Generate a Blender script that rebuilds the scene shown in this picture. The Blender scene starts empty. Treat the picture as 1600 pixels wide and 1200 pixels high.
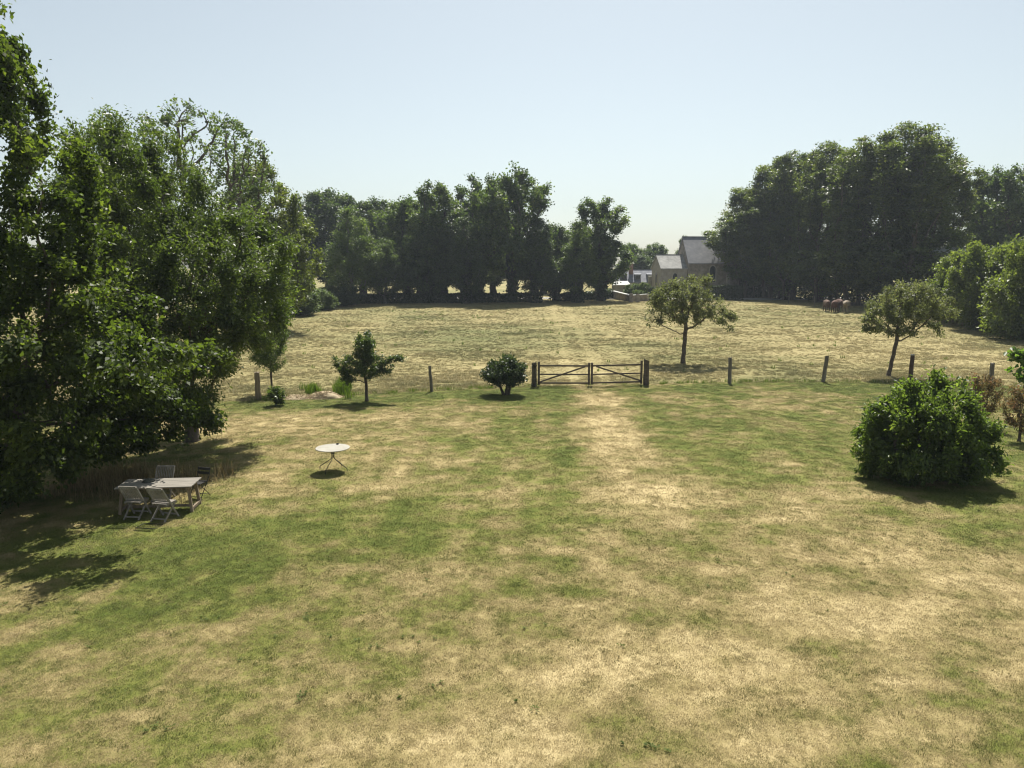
import bpy, math, random
import numpy as np

random.seed(11)
rng = np.random.default_rng(11)
C = bpy.context.scene.collection
SC = bpy.context.scene
R = math.radians

# ------------------------------------------------------------------ camera, sky, sun, exposure
CAM_H, PITCH, FPX = 6.35, R(9.05), 1142.0
cam_d = bpy.data.cameras.new('camera')
cam_d.sensor_width = 36.0
cam_d.lens = 36.0 * FPX / 1600.0
cam_d.clip_start = 0.1
cam_d.clip_end = 6000
cam = bpy.data.objects.new('camera', cam_d)
C.objects.link(cam)
cam.location = (0, 0, CAM_H)
cam.rotation_euler = (R(90) - PITCH, 0, 0)
SC.camera = cam

SUN_EL, SUN_AZ = R(57), R(9)          # azimuth clockwise from +Y (ahead of the camera, a little to the right)
w = bpy.data.worlds.new('World')
SC.world = w
w.use_nodes = True
nt = w.node_tree
sky = nt.nodes.new('ShaderNodeTexSky')
sky.sky_type = 'NISHITA'
sky.sun_disc = False
sky.sun_elevation = SUN_EL
sky.sun_rotation = SUN_AZ
sky.air_density = 1.0
sky.dust_density = 1.3
sky.ozone_density = 2.0
hsv = nt.nodes.new('ShaderNodeHueSaturation'); hsv.inputs['Saturation'].default_value = .52
tint = nt.nodes.new('ShaderNodeMix'); tint.data_type = 'RGBA'; tint.blend_type = 'MULTIPLY'; tint.inputs['Factor'].default_value = 1
tint.inputs['B'].default_value = (1.01, 1.045, .985, 1)          # a milky summer sky
nt.links.new(sky.outputs[0], hsv.inputs['Color']); nt.links.new(hsv.outputs[0], tint.inputs['A'])
nt.links.new(tint.outputs['Result'], nt.nodes['Background'].inputs[0])
nt.nodes['Background'].inputs[1].default_value = 0.069

sun_d = bpy.data.lights.new('sun', 'SUN')
sun_d.energy = 5.0
sun_d.angle = R(0.55)
sun_d.color = (1.0, 0.95, 0.86)
sun = bpy.data.objects.new('sun', sun_d)
C.objects.link(sun)
sun.rotation_euler = (R(90) - SUN_EL, 0, R(180) - SUN_AZ)

SC.view_settings.view_transform = 'Standard'
SC.view_settings.look = 'None'
SC.view_settings.gamma = 1.0
SC.view_settings.use_curve_mapping = False
SC.view_settings.exposure = 0.8
SC.render.engine = 'CYCLES'
cy = SC.cycles
cy.max_bounces = 7
cy.diffuse_bounces = 4
cy.glossy_bounces = 2
cy.transmission_bounces = 4
cy.volume_bounces = 0
cy.transparent_max_bounces = 4
cy.use_denoising = True
cy.denoiser = 'OPENIMAGEDENOISE'
cy.denoising_prefilter = 'ACCURATE'
SC.cycles.pixel_filter_type = 'BLACKMAN_HARRIS'
SC.cycles.filter_width = 1.2
cy.sample_clamp_indirect = 6.0

# ------------------------------------------------------------------ noise and terrain
_perm = np.random.default_rng(5).random((256, 256))

def vnoise(x, y):
    x = np.asarray(x, float); y = np.asarray(y, float)
    xi = np.floor(x).astype(int); yi = np.floor(y).astype(int)
    fx = x - xi; fy = y - yi
    fx = fx * fx * fx * (fx * (fx * 6 - 15) + 10); fy = fy * fy * fy * (fy * (fy * 6 - 15) + 10)
    a = _perm[xi % 256, yi % 256]; b = _perm[(xi + 1) % 256, yi % 256]
    c = _perm[xi % 256, (yi + 1) % 256]; d = _perm[(xi + 1) % 256, (yi + 1) % 256]
    return (a * (1 - fx) + b * fx) * (1 - fy) + (c * (1 - fx) + d * fx) * fy

def fbm(x, y, oct=4, lac=2.03, gain=0.5):
    s = 0; a = 1; t = 0
    for k in range(oct):
        s = s + a * vnoise(x + 17.3 * k, y + 9.1 * k); t += a
        x = x * lac; y = y * lac; a *= gain
    return s / t

def sstep(t):
    t = np.clip(t, 0, 1)
    return t * t * (3 - 2 * t)

def ground_h(x, y):
    x = np.asarray(x, float); y = np.asarray(y, float)
    h = 1.5 * sstep((y - 42) / 70)
    h = h + 0.10 * (fbm(x * .09 + 40, y * .09 + 40, 3) - .5) * sstep((y - 8) / 10)
    h = h + 0.22 * (fbm(x * .05 + 7, y * .05 + 3, 2) - .5) * sstep((y - 42) / 20)
    h = h - 0.018 * np.clip(-x - 4, 0, 14) * (1 - sstep((y - 40) / 30))
    return h

def gh(x, y):
    return float(ground_h(x, y))

def ray(px, py):
    u = (px - 800) / FPX; v = (600 - py) / FPX
    return np.array((u, math.cos(PITCH) + v * math.sin(PITCH), -math.sin(PITCH) + v * math.cos(PITCH)))

def gp(px, py):
    """a point of the ground from its place in the photograph"""
    d = ray(px, py)
    t = np.arange(5, 400, .05)
    P = d[None, :] * t[:, None] + np.array((0, 0, CAM_H))
    below = P[:, 2] < ground_h(P[:, 0], P[:, 1])
    return P[np.argmax(below)]

def at(px, py, Y):
    """world point at depth Y"""
    d = ray(px, py)
    return d * (Y / d[1]) + np.array((0, 0, CAM_H))

# ------------------------------------------------------------------ object helpers
def tag(o, label=None, cat=None, group=None, kind=None):
    if label: o['label'] = label
    if cat: o['category'] = cat
    if group: o['group'] = group
    if kind: o['kind'] = kind
    return o

def link(name, mesh, parent=None, mat=None):
    o = bpy.data.objects.new(name, mesh)
    C.objects.link(o)
    if mat is not None and len(mesh.materials) == 0:
        mesh.materials.append(mat)
    if parent is not None:
        o.parent = parent
    return o

def thing(name, label, cat, loc=(0, 0, 0), rz=0.0, group=None):
    o = bpy.data.objects.new(name, None)
    o.empty_display_size = .2
    C.objects.link(o)
    o.location = [float(c) for c in loc]
    o.rotation_euler = (0, 0, rz)
    return tag(o, label, cat, group)

def children(o):
    return [c for c in bpy.data.objects if c.parent is o]

def dup(root, loc, rz, label, group=None, scale=(1, 1, 1)):
    r = root.copy(); C.objects.link(r)
    r.location = [float(c) for c in loc]; r.rotation_euler = (0, 0, rz); r.scale = scale
    r['label'] = label
    if group: r['group'] = group
    for ch in children(root):
        c = ch.copy(); C.objects.link(c); c.parent = r
        for g in children(ch):
            d = g.copy(); C.objects.link(d); d.parent = c
    return r

def fast_mesh(name, verts, faces, smooth=False, rnd=None, extra=None):
    """verts (N,3); faces (M,k) with k constant"""
    verts = np.ascontiguousarray(verts, np.float32)
    faces = np.ascontiguousarray(faces, np.int32)
    m = bpy.data.meshes.new(name)
    k = faces.shape[1]
    m.vertices.add(len(verts)); m.vertices.foreach_set('co', verts.ravel())
    m.loops.add(faces.size); m.loops.foreach_set('vertex_index', faces.ravel())
    m.polygons.add(len(faces))
    m.polygons.foreach_set('loop_start', np.arange(0, faces.size, k, dtype=np.int32))
    m.polygons.foreach_set('loop_total', np.full(len(faces), k, np.int32))
    if smooth:
        m.polygons.foreach_set('use_smooth', np.ones(len(faces), bool))
    m.update(calc_edges=True)
    if rnd is not None:
        a = m.attributes.new('rnd', 'FLOAT', 'FACE')
        a.data.foreach_set('value', np.ascontiguousarray(rnd, np.float32))
    for key, val in (extra or {}).items():
        a = m.attributes.new(key, 'FLOAT', 'POINT')
        a.data.foreach_set('value', np.ascontiguousarray(val, np.float32))
    return m

class MB:
    """collects boxes, beams, tubes into one mesh"""
    def __init__(s): s.v = []; s.f = []
    def add(s, v, f):
        n = len(s.v); s.v += [tuple(float(c) for c in p) for p in v]; s.f += [tuple(i + n for i in q) for q in f]; return s
    def box(s, c, d, taper=1.0):
        x, y, z = c; a, b, h = d[0] / 2, d[1] / 2, d[2] / 2
        v = [(x + sx * a * (taper if sz > 0 else 1), y + sy * b * (taper if sz > 0 else 1), z + sz * h)
             for sz in (-1, 1) for sx, sy in ((-1, -1), (1, -1), (1, 1), (-1, 1))]
        return s.add(v, [(3, 2, 1, 0), (4, 5, 6, 7), (0, 1, 5, 4), (1, 2, 6, 5), (2, 3, 7, 6), (3, 0, 4, 7)])
    def beam(s, p, q, wd, th, up=(0, 0, 1)):
        p = np.array(p, float); q = np.array(q, float); d = q - p; d /= np.linalg.norm(d)
        a = np.cross(d, up)
        if np.linalg.norm(a) < 1e-4: a = np.cross(d, (0, 1, 0))
        a /= np.linalg.norm(a); b = np.cross(a, d)
        v = [e + a * sa * wd / 2 + b * sb * th / 2 for e in (p, q) for sa, sb in ((-1, -1), (1, -1), (1, 1), (-1, 1))]
        return s.add(v, [(3, 2, 1, 0), (4, 5, 6, 7), (0, 1, 5, 4), (1, 2, 6, 5), (2, 3, 7, 6), (3, 0, 4, 7)])
    def tube(s, pts, r, k=6):
        pts = [np.array(p, float) for p in pts]
        rr = r if hasattr(r, '__len__') else [r] * len(pts)
        n0 = len(s.v); ref = np.array((.31, .22, .92))
        for i, p in enumerate(pts):
            d = pts[min(i + 1, len(pts) - 1)] - pts[max(i - 1, 0)]; d /= np.linalg.norm(d)
            a = np.cross(d, ref); a /= np.linalg.norm(a) + 1e-9; b = np.cross(d, a)
            for j in range(k):
                t = 2 * math.pi * j / k
                s.v.append(tuple(p + (a * math.cos(t) + b * math.sin(t)) * rr[i]))
        for i in range(len(pts) - 1):
            for j in range(k):
                s.f.append((n0 + i * k + j, n0 + i * k + (j + 1) % k, n0 + (i + 1) * k + (j + 1) % k, n0 + (i + 1) * k + j))
        s.f.append(tuple(n0 + j for j in range(k))[::-1]); s.f.append(tuple(n0 + (len(pts) - 1) * k + j for j in range(k)))
        return s
    def lathe(s, prof, k=40, c=(0, 0, 0)):
        n0 = len(s.v)
        for r, z in prof:
            for j in range(k):
                t = 2 * math.pi * j / k; s.v.append((c[0] + r * math.cos(t), c[1] + r * math.sin(t), c[2] + z))
        for i in range(len(prof) - 1):
            for j in range(k):
                s.f.append((n0 + i * k + j, n0 + i * k + (j + 1) % k, n0 + (i + 1) * k + (j + 1) % k, n0 + (i + 1) * k + j))
        s.f.append(tuple(n0 + j for j in range(k))[::-1]); s.f.append(tuple(n0 + (len(prof) - 1) * k + j for j in range(k)))
        return s
    def build(s, name, mat, parent=None, smooth=False, bevel=0):
        m = bpy.data.meshes.new(name); m.from_pydata(s.v, [], s.f); m.update()
        if smooth:
            m.polygons.foreach_set('use_smooth', [True] * len(m.polygons))
        o = link(name, m, parent, mat)
        if bevel:
            b = o.modifiers.new('edge', 'BEVEL'); b.width = bevel; b.segments = 1
        return o

# ------------------------------------------------------------------ materials
def new_mat(name):
    m = bpy.data.materials.new(name); m.use_nodes = True
    return m, m.node_tree, m.node_tree.nodes['Principled BSDF']

def ramp_node(nt, stops):
    r = nt.nodes.new('ShaderNodeValToRGB')
    e = r.color_ramp.elements
    while len(e) < len(stops): e.new(.5)
    for el, (p, c) in zip(e, stops):
        el.position = p; el.color = (*c, 1)
    return r

def noise_node(nt, scale, detail=4, rough=.55, coord='object', stretch=None):
    n = nt.nodes.new('ShaderNodeTexNoise')
    n.inputs['Scale'].default_value = scale; n.inputs['Detail'].default_value = detail; n.inputs['Roughness'].default_value = rough
    if coord == 'object':
        tc = nt.nodes.new('ShaderNodeTexCoord'); out = tc.outputs['Object']
    else:
        g = nt.nodes.new('ShaderNodeNewGeometry'); out = g.outputs['Position']
    if stretch:
        mp = nt.nodes.new('ShaderNodeMapping'); mp.inputs['Scale'].default_value = stretch
        nt.links.new(out, mp.inputs['Vector']); out = mp.outputs[0]
    nt.links.new(out, n.inputs['Vector'])
    return n

def surf(name, stops, scale=3.0, rough=.85, detail=6, bump=.3, bscale=None, stretch=None, spec=.3, metal=0.0, dist=.02):
    m, nt, b = new_mat(name)
    n = noise_node(nt, scale, detail, .6, 'object', stretch)
    r = ramp_node(nt, stops)
    nt.links.new(n.outputs['Fac'], r.inputs[0]); nt.links.new(r.outputs[0], b.inputs['Base Color'])
    b.inputs['Roughness'].default_value = rough
    b.inputs['Specular IOR Level'].default_value = spec
    b.inputs['Metallic'].default_value = metal
    if bump:
        n2 = noise_node(nt, bscale or scale * 4, 5, .6, 'object', stretch)
        bp = nt.nodes.new('ShaderNodeBump'); bp.inputs['Strength'].default_value = bump; bp.inputs['Distance'].default_value = dist
        nt.links.new(n2.outputs['Fac'], bp.inputs['Height']); nt.links.new(bp.outputs[0], b.inputs['Normal'])
    return m

def leaf_mat(name, dark, mid, light, transl=.35, rough=.42, spec=.5, tcol=None):
    m, nt, b = new_mat(name)
    transl = min(.55, transl * 1.25)
    at_ = nt.nodes.new('ShaderNodeAttribute'); at_.attribute_name = 'rnd'
    r = ramp_node(nt, [(0, dark), (.55, mid), (1, light)])
    nt.links.new(at_.outputs['Fac'], r.inputs[0])
    nt.links.new(r.outputs[0], b.inputs['Base Color'])
    b.inputs['Roughness'].default_value = rough
    b.inputs['Specular IOR Level'].default_value = spec
    t = nt.nodes.new('ShaderNodeBsdfTranslucent')
    mul = nt.nodes.new('ShaderNodeMix'); mul.data_type = 'RGBA'; mul.blend_type = 'MULTIPLY'; mul.inputs['Factor'].default_value = 1
    nt.links.new(r.outputs[0], mul.inputs['A'])
    mul.inputs['B'].default_value = (*(tcol or (1.8, 1.9, .65)), 1)
    nt.links.new(mul.outputs['Result'], t.inputs['Color'])
    mx = nt.nodes.new('ShaderNodeMixShader'); mx.inputs[0].default_value = transl
    nt.links.new(b.outputs[0], mx.inputs[1]); nt.links.new(t.outputs[0], mx.inputs[2])
    nt.links.new(mx.outputs[0], nt.nodes['Material Output'].inputs['Surface'])
    return m

GRASS_LAWN = [(0.0, (.088, .112, .022)), (.28, (.160, .168, .043)), (.50, (.228, .192, .080)), (.74, (.325, .262, .124)), (1.0, (.470, .382, .205))]
GRASS_FIELD = [(0.0, (.100, .116, .040)), (.35, (.190, .180, .078)), (.68, (.268, .230, .108)), (1.0, (.375, .315, .162))]

def ground_mat(name, stops, noises, bump, bdist):
    m, nt, b = new_mat(name)
    at_ = nt.nodes.new('ShaderNodeAttribute'); at_.attribute_name = 'dry'
    val = at_.outputs['Fac']
    for sc, amp, stretch, det in noises:
        n = noise_node(nt, sc, det, .65, 'world', stretch)
        ma = nt.nodes.new('ShaderNodeMath'); ma.operation = 'MULTIPLY_ADD'
        nt.links.new(n.outputs['Fac'], ma.inputs[0]); ma.inputs[1].default_value = amp
        sub = nt.nodes.new('ShaderNodeMath'); sub.operation = 'SUBTRACT'; sub.inputs[1].default_value = amp * .5
        nt.links.new(val, sub.inputs[0]); nt.links.new(sub.outputs[0], ma.inputs[2]); val = ma.outputs[0]
    r = ramp_node(nt, stops)
    nt.links.new(val, r.inputs[0]); nt.links.new(r.outputs[0], b.inputs['Base Color'])
    b.inputs['Roughness'].default_value = .95; b.inputs['Specular IOR Level'].default_value = .1
    n2 = noise_node(nt, bump, 6, .7, 'world')
    bp = nt.nodes.new('ShaderNodeBump'); bp.inputs['Strength'].default_value = .8; bp.inputs['Distance'].default_value = bdist
    nt.links.new(n2.outputs['Fac'], bp.inputs['Height']); nt.links.new(bp.outputs[0], b.inputs['Normal'])
    return m

def tuft_mat(name, stops, transl=.25, amp=.28):
    m, nt, b = new_mat(name)
    at_ = nt.nodes.new('ShaderNodeAttribute'); at_.attribute_name = 'dry'; at_.attribute_type = 'INSTANCER'
    r2 = nt.nodes.new('ShaderNodeAttribute'); r2.attribute_name = 'rnd'
    ma = nt.nodes.new('ShaderNodeMath'); ma.operation = 'MULTIPLY_ADD'; ma.inputs[1].default_value = amp
    sub = nt.nodes.new('ShaderNodeMath'); sub.operation = 'SUBTRACT'; sub.inputs[1].default_value = amp * .5
    nt.links.new(at_.outputs['Fac'], sub.inputs[0]); nt.links.new(sub.outputs[0], ma.inputs[2]); nt.links.new(r2.outputs['Fac'], ma.inputs[0])
    r = ramp_node(nt, stops)
    nt.links.new(ma.outputs[0], r.inputs[0]); nt.links.new(r.outputs[0], b.inputs['Base Color'])
    b.inputs['Roughness'].default_value = .6; b.inputs['Specular IOR Level'].default_value = .25
    t = nt.nodes.new('ShaderNodeBsdfTranslucent'); nt.links.new(r.outputs[0], t.inputs['Color'])
    mx = nt.nodes.new('ShaderNodeMixShader'); mx.inputs[0].default_value = transl
    nt.links.new(b.outputs[0], mx.inputs[1]); nt.links.new(t.outputs[0], mx.inputs[2])
    nt.links.new(mx.outputs[0], nt.nodes['Material Output'].inputs['Surface'])
    return m

M = {}
M['bark'] = surf('bark', [(.3, (.045, .036, .028)), (.7, (.13, .108, .085))], 6, .95, 6, .8, 14, (1, 1, .25))
M['bark_pale'] = surf('bark_pale', [(.3, (.10, .09, .075)), (.7, (.24, .22, .19))], 5, .95, 6, .6, 12, (1, 1, .3))
M['bark_apple'] = surf('bark_apple', [(.3, (.055, .042, .032)), (.7, (.15, .12, .09))], 9, .95, 6, .8, 20)
M['wood_grey'] = surf('wood_grey', [(.3, (.17, .15, .125)), (.7, (.33, .30, .26))], 9, .8, 6, .4, 24, (1, .15, 1))
M['wood_table'] = surf('wood_table', [(.3, (.15, .138, .118)), (.7, (.285, .262, .222))], 8, .8, 6, .4, 30, (.12, 1, 1))
M['wood_leg'] = surf('wood_leg', [(.3, (.14, .105, .07)), (.7, (.28, .22, .155))], 8, .8, 6, .4, 24, (1, 1, .15))
M['wood_gate'] = surf('wood_gate', [(.3, (.055, .043, .034)), (.7, (.15, .118, .094))], 7, .9, 6, .5, 22, (.15, 1, 1))
M['wood_post'] = surf('wood_post', [(.3, (.085, .072, .058)), (.7, (.22, .195, .165))], 8, .9, 6, .6, 20, (1, 1, .12))
M['wood_post_brown'] = surf('wood_post_brown', [(.3, (.05, .032, .024)), (.7, (.14, .09, .066))], 8, .9, 6, .6, 20, (1, 1, .12))
M['metal_black'] = surf('metal_black', [(.3, (.012, .012, .012)), (.7, (.03, .028, .026))], 12, .5, 3, 0, spec=.5)
M['galvanised'] = surf('galvanised', [(.3, (.35, .36, .37)), (.7, (.5, .51, .52))], 12, .4, 3, 0, spec=.5, metal=.6)
M['paint_white'] = surf('paint_white', [(.25, (.235, .22, .18)), (.6, (.34, .32, .27))], 5, .55, 6, .1)
M['stone'] = surf('stone', [(.25, (.13, .112, .09)), (.5, (.24, .21, .175)), (.75, (.34, .305, .26))], 1.6, .95, 9, .6, 5)
M['stone_light'] = surf('stone_light', [(.25, (.25, .225, .19)), (.75, (.42, .385, .33))], 1.3, .95, 9, .5, 4)
M['slate'] = surf('slate', [(.3, (.15, .15, .165)), (.55, (.215, .215, .23)), (.75, (.31, .31, .31))], .9, .7, 9, .35, 6, (1, 1, 1), .3)
M['slate_pale'] = surf('slate_pale', [(.3, (.20, .198, .185)), (.5, (.31, .308, .295)), (.75, (.42, .415, .39))], 1.1, .8, 9, .3, 6, (1, 1, 1), .15)
M['slate_house'] = surf('slate_house', [(.3, (.15, .158, .18)), (.7, (.235, .242, .265))], 1.2, .8, 6, .2, 6, spec=.15)
M['render_wall'] = surf('render_wall', [(.3, (.42, .40, .36)), (.7, (.55, .53, .48))], 1.2, .9, 5, .1)
M['zinc'] = surf('zinc', [(.3, (.40, .40, .385)), (.7, (.52, .52, .50))], 2, .75, 4, .1, spec=.2)
M['glass_dark'] = surf('glass_dark', [(.3, (.015, .017, .02)), (.7, (.03, .033, .04))], 2, .15, 2, 0, spec=.6)
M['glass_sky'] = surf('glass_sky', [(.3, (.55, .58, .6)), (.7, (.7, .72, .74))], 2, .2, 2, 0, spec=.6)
M['brick'] = surf('brick', [(.3, (.2, .12, .09)), (.7, (.3, .2, .15))], 3, .9, 5, .3)
M['chips'] = surf('chips', [(.3, (.34, .27, .17)), (.7, (.55, .45, .30))], 18, .95, 6, 1.0, 40, dist=.03)
M['soil'] = surf('soil', [(.3, (.05, .04, .03)), (.7, (.12, .10, .075))], 4, .95, 6, .6, 20)
M['cow_brown'] = surf('cow_brown', [(.35, (.085, .052, .036)), (.65, (.125, .076, .052)), (.75, (.36, .32, .27))], 1.3, .8, 2, 0)
M['cow_red'] = surf('cow_red', [(.35, (.065, .032, .022)), (.65, (.105, .050, .034))], 1.6, .8, 2, 0)
M['cow_cream'] = surf('cow_cream', [(.35, (.19, .15, .105)), (.65, (.30, .25, .19))], 1.3, .8, 2, 0)
M['canvas_dark'] = surf('canvas_dark', [(.3, (.035, .037, .03)), (.7, (.09, .092, .075))], 8, .9, 4, .3)

M['leaf_near'] = leaf_mat('leaf_near', (.032, .050, .015), (.060, .088, .022), (.125, .158, .038), .42, .48, .32)
M['leaf_fine'] = leaf_mat('leaf_fine', (.038, .060, .019), (.068, .098, .030), (.128, .162, .050), .40, .42, .5)
M['leaf_oak'] = leaf_mat('leaf_oak', (.036, .058, .025), (.064, .096, .038), (.150, .190, .075), .38, .48, .4)
M['leaf_dark'] = leaf_mat('leaf_dark', (.030, .048, .024), (.050, .076, .034), (.115, .150, .064), .33, .48, .4)
M['leaf_light'] = leaf_mat('leaf_light', (.050, .080, .030), (.080, .115, .042), (.125, .160, .062), .40, .48, .4)
M['leaf_yellow'] = leaf_mat('leaf_yellow', (.055, .075, .022), (.090, .112, .032), (.140, .158, .050), .42, .45, .4)
M['leaf_beech'] = leaf_mat('leaf_beech', (.038, .056, .021), (.068, .092, .032), (.160, .178, .064), .38, .45, .45)
M['leaf_hazel'] = leaf_mat('leaf_hazel', (.065, .090, .028), (.110, .140, .044), (.165, .195, .066), .38, .45, .45)
M['leaf_apple'] = leaf_mat('leaf_apple', (.078, .094, .046), (.132, .148, .076), (.200, .210, .115), .42, .5, .35, (1.4, 1.45, .75))
M['leaf_plum'] = leaf_mat('leaf_plum', (.035, .058, .022), (.062, .092, .034), (.10, .135, .05), .32, .42, .5)
M['leaf_camellia'] = leaf_mat('leaf_camellia', (.022, .038, .016), (.040, .062, .026), (.075, .100, .045), .25, .45, .4)
M['leaf_laurel'] = leaf_mat('leaf_laurel', (.050, .076, .024), (.088, .128, .038), (.160, .210, .065), .45, .42, .4)
M['leaf_red'] = leaf_mat('leaf_red', (.085, .110, .036), (.150, .140, .065), (.27, .18, .125), .40, .5, .3, (1.4, 1.0, .7))
M['leaf_fig'] = leaf_mat('leaf_fig', (.055, .10, .028), (.085, .14, .04), (.13, .19, .06), .42, .45, .4)
M['leaf_ivy'] = leaf_mat('leaf_ivy', (.016, .026, .012), (.026, .040, .017), (.040, .056, .024), .15, .42, .45)
M['leaf_hedge'] = leaf_mat('leaf_hedge', (.020, .032, .014), (.034, .050, .020), (.058, .078, .030), .22, .5, .3)
M['dry_grass'] = leaf_mat('dry_grass', (.16, .125, .065), (.27, .215, .115), (.40, .33, .19), .3, .8, .15, (1.1, 1.0, .8))
M['weed'] = leaf_mat('weed', (.05, .085, .018), (.075, .12, .024), (.11, .15, .035), .3, .6, .2)
M['rosette'] = leaf_mat('rosette', (.055, .085, .022), (.085, .115, .032), (.12, .15, .045), .3, .7, .15)
M['chip'] = leaf_mat('chip', (.30, .23, .14), (.46, .37, .24), (.62, .52, .36), .05, .9, .1, (1, 1, 1))

# ------------------------------------------------------------------ the ground
FENCE = [(-60, 34.5), (-13, 35.5), (-4.2, 37.4), (1.27, 38.85), (7.25, 39.45), (12.1, 40.1), (17.5, 40.5), (25.2, 39.3), (60, 33)]
def fence_y(x):
    return np.interp(x, [p[0] for p in FENCE], [p[1] for p in FENCE])

def track_c(y):
    return 3.0 + .034 * y

def lawn_dry(x, y):
    n1 = fbm(x * .16 + 3, y * .16 + 8, 4)
    n2 = fbm(x * .55 + 31, y * .55 + 2, 4)
    n3 = fbm(x * .9 + 5, y * 2.6 + 60, 3)
    n4 = fbm(x * 1.7 + 71, y * 1.9 + 22, 4)
    d = .41 + .66 * (n1 - .5) + .62 * (n2 - .5) + .4 * (n3 - .5) + .75 * (n4 - .5)
    q = (x - track_c(y)) / (1.2 + .25 * (n1 - .5))
    tr = np.exp(-q ** 4) * sstep((y - 13) / 8)
    d = d + .36 * tr * (.8 + .8 * (n2 - .5))
    d = d - .20 * (np.exp(-((np.abs(q) - 1.75) / .55) ** 2)) * sstep((y - 16) / 8)            # greener bands beside the worn strip
    d = d + .045 * np.sin(2 * math.pi * (x - .034 * y) / 1.15) * sstep((y - 9) / 6)            # mowing passes
    d = d + .30 * np.exp(-(((x - .3) / 4.0) ** 2 + ((y - 11.3) / 3.4) ** 2))        # worn patch in front
    d = d + .22 * np.exp(-(((x - 8) / 4.5) ** 2 + ((y - 12.5) / 3.0) ** 2))
    d = d - .30 * np.exp(-(((x + 8) / 4.2) ** 2 + ((y - 16.8) / 3.4) ** 2))         # greener beside the long table
    d = d - .16 * np.exp(-(((x + 2) / 5.5) ** 2 + ((y - 17) / 3.5) ** 2))
    d = d - .16 * np.exp(-(((x - 8.5) / 2.6) ** 2 + ((y - 29) / 7) ** 2))
    d = d - .20 * np.exp(-(((x + .2) / 1.5) ** 2 + ((y - 31) / 7) ** 2))
    d = d + .30 * np.exp(-(((x + 11) / 5) ** 2 + ((y - 29.5) / 3.6) ** 2))
    d = d + .20 * np.exp(-(((x + 5) / 5) ** 2 + ((y - 30.5) / 1.6) ** 2))
    e = fence_y(x) - y
    d = d - .34 * np.exp(-((e - 1.6) / 1.8) ** 2) * (1 - .8 * tr)                     # the green band along the fence
    return np.clip(d, 0, 1)

def field_dry(x, y):
    n1 = fbm(x * .07 + 3, y * .07 + 18, 4)
    n2 = fbm(x * .35 + 31, y * .5 + 2, 4)
    n3 = fbm(x * .8 + 31, y * 2.2 + 2, 3)
    d = .58 + .75 * (n1 - .5) + .45 * (n2 - .5) + .22 * (n3 - .5)
    c = track_c(y)
    d = d + .06 * (np.exp(-((x - c + .85) / .5) ** 2) + np.exp(-((x - c - .85) / .5) ** 2)) * (y < 112) * (.4 + 1.2 * n2)
    d = d + .12 * np.exp(-((y - 46) / 5.) ** 2)
    d = d - .18 * np.exp(-(((x + 3) / 9) ** 2 + ((y - 66) / 6) ** 2))
    return np.clip(d, 0, 1)

def grid(name, xs, ys, zoff, mat, dryf, mask=None):
    X, Y = np.meshgrid(xs, ys)
    Z = ground_h(X, Y) + zoff
    v = np.stack([X, Y, Z], -1).reshape(-1, 3)
    nx, ny = len(xs), len(ys)
    i = np.arange(nx * ny).reshape(ny, nx)
    f = np.stack([i[:-1, :-1], i[:-1, 1:], i[1:, 1:], i[1:, :-1]], -1).reshape(-1, 4)
    if mask is not None:
        f = f[mask(v[f].mean(1))]
        used, inv = np.unique(f, return_inverse=True); v = v[used]; f = inv.reshape(-1, 4)
    m = fast_mesh(name, v, f, True, None, {'dry': dryf(v[:, 0], v[:, 1])})
    o = link(name, m, None, mat)
    o['kind'] = 'structure'
    return o

M['lawn'] = ground_mat('lawn', GRASS_LAWN, [(1.3, .30, (1, 2.0, 1), 6), (5, .75, None, 6), (40, .55, None, 4)], 90, .02)
M['field'] = ground_mat('field', GRASS_FIELD, [(.6, .25, (1, 1.8, 1), 6), (3.5, .40, (1, 1.6, 1), 6), (22, .45, None, 4)], 25, .05)

xs = np.concatenate([np.linspace(-3000, -160, 12), np.linspace(-150, -62, 30), np.linspace(-60, 80, 240), np.linspace(83, 160, 30), np.linspace(170, 3000, 12)])
ys = np.concatenate([np.linspace(-60, 30, 12), np.linspace(31, 150, 220), np.linspace(153, 300, 40), np.linspace(320, 4000, 20)])
field = grid('field', xs, ys, -.03, M['field'], field_dry)
lx = np.concatenate([np.linspace(-45, -17, 30), np.linspace(-16.8, 24, 220), np.linspace(24.5, 45, 26)])
ly = np.concatenate([np.linspace(-8, 7.8, 16), np.linspace(8, 41, 190)])
lawn = grid('lawn', lx, ly, 0.0, M['lawn'], lawn_dry, lambda c: c[:, 1] < fence_y(c[:, 0]) + .25)

# ------------------------------------------------------------------ grass scattered over it
def blades(n, spread, hmin, hmax, wid, lean, rg):
    a = rg.uniform(0, 2 * math.pi, n); r = spread * np.sqrt(rg.random(n))
    base = np.stack([r * np.cos(a), r * np.sin(a), np.zeros(n) - .004], -1)
    h = rg.uniform(hmin, hmax, n); b = rg.uniform(0, 2 * math.pi, n)
    l = lean * h * rg.uniform(.2, 1.3, n)
    mid = base + np.stack([.35 * l * np.cos(b), .35 * l * np.sin(b), .6 * h], -1)
    tip = base + np.stack([l * np.cos(b), l * np.sin(b), h], -1)
    s = np.stack([-np.sin(b), np.cos(b), np.zeros(n)], -1) * wid / 2
    v = np.stack([base - s, base + s, mid + s * .8, mid - s * .8, tip + s * .15, tip - s * .15], 1).reshape(-1, 3)
    k = np.arange(n)[:, None] * 6
    f = np.concatenate([k + np.array([0, 1, 2, 3]), k + np.array([3, 2, 4, 5])], 0)
    rv = rg.random(n)
    return v, f, np.concatenate([rv, rv])

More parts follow.
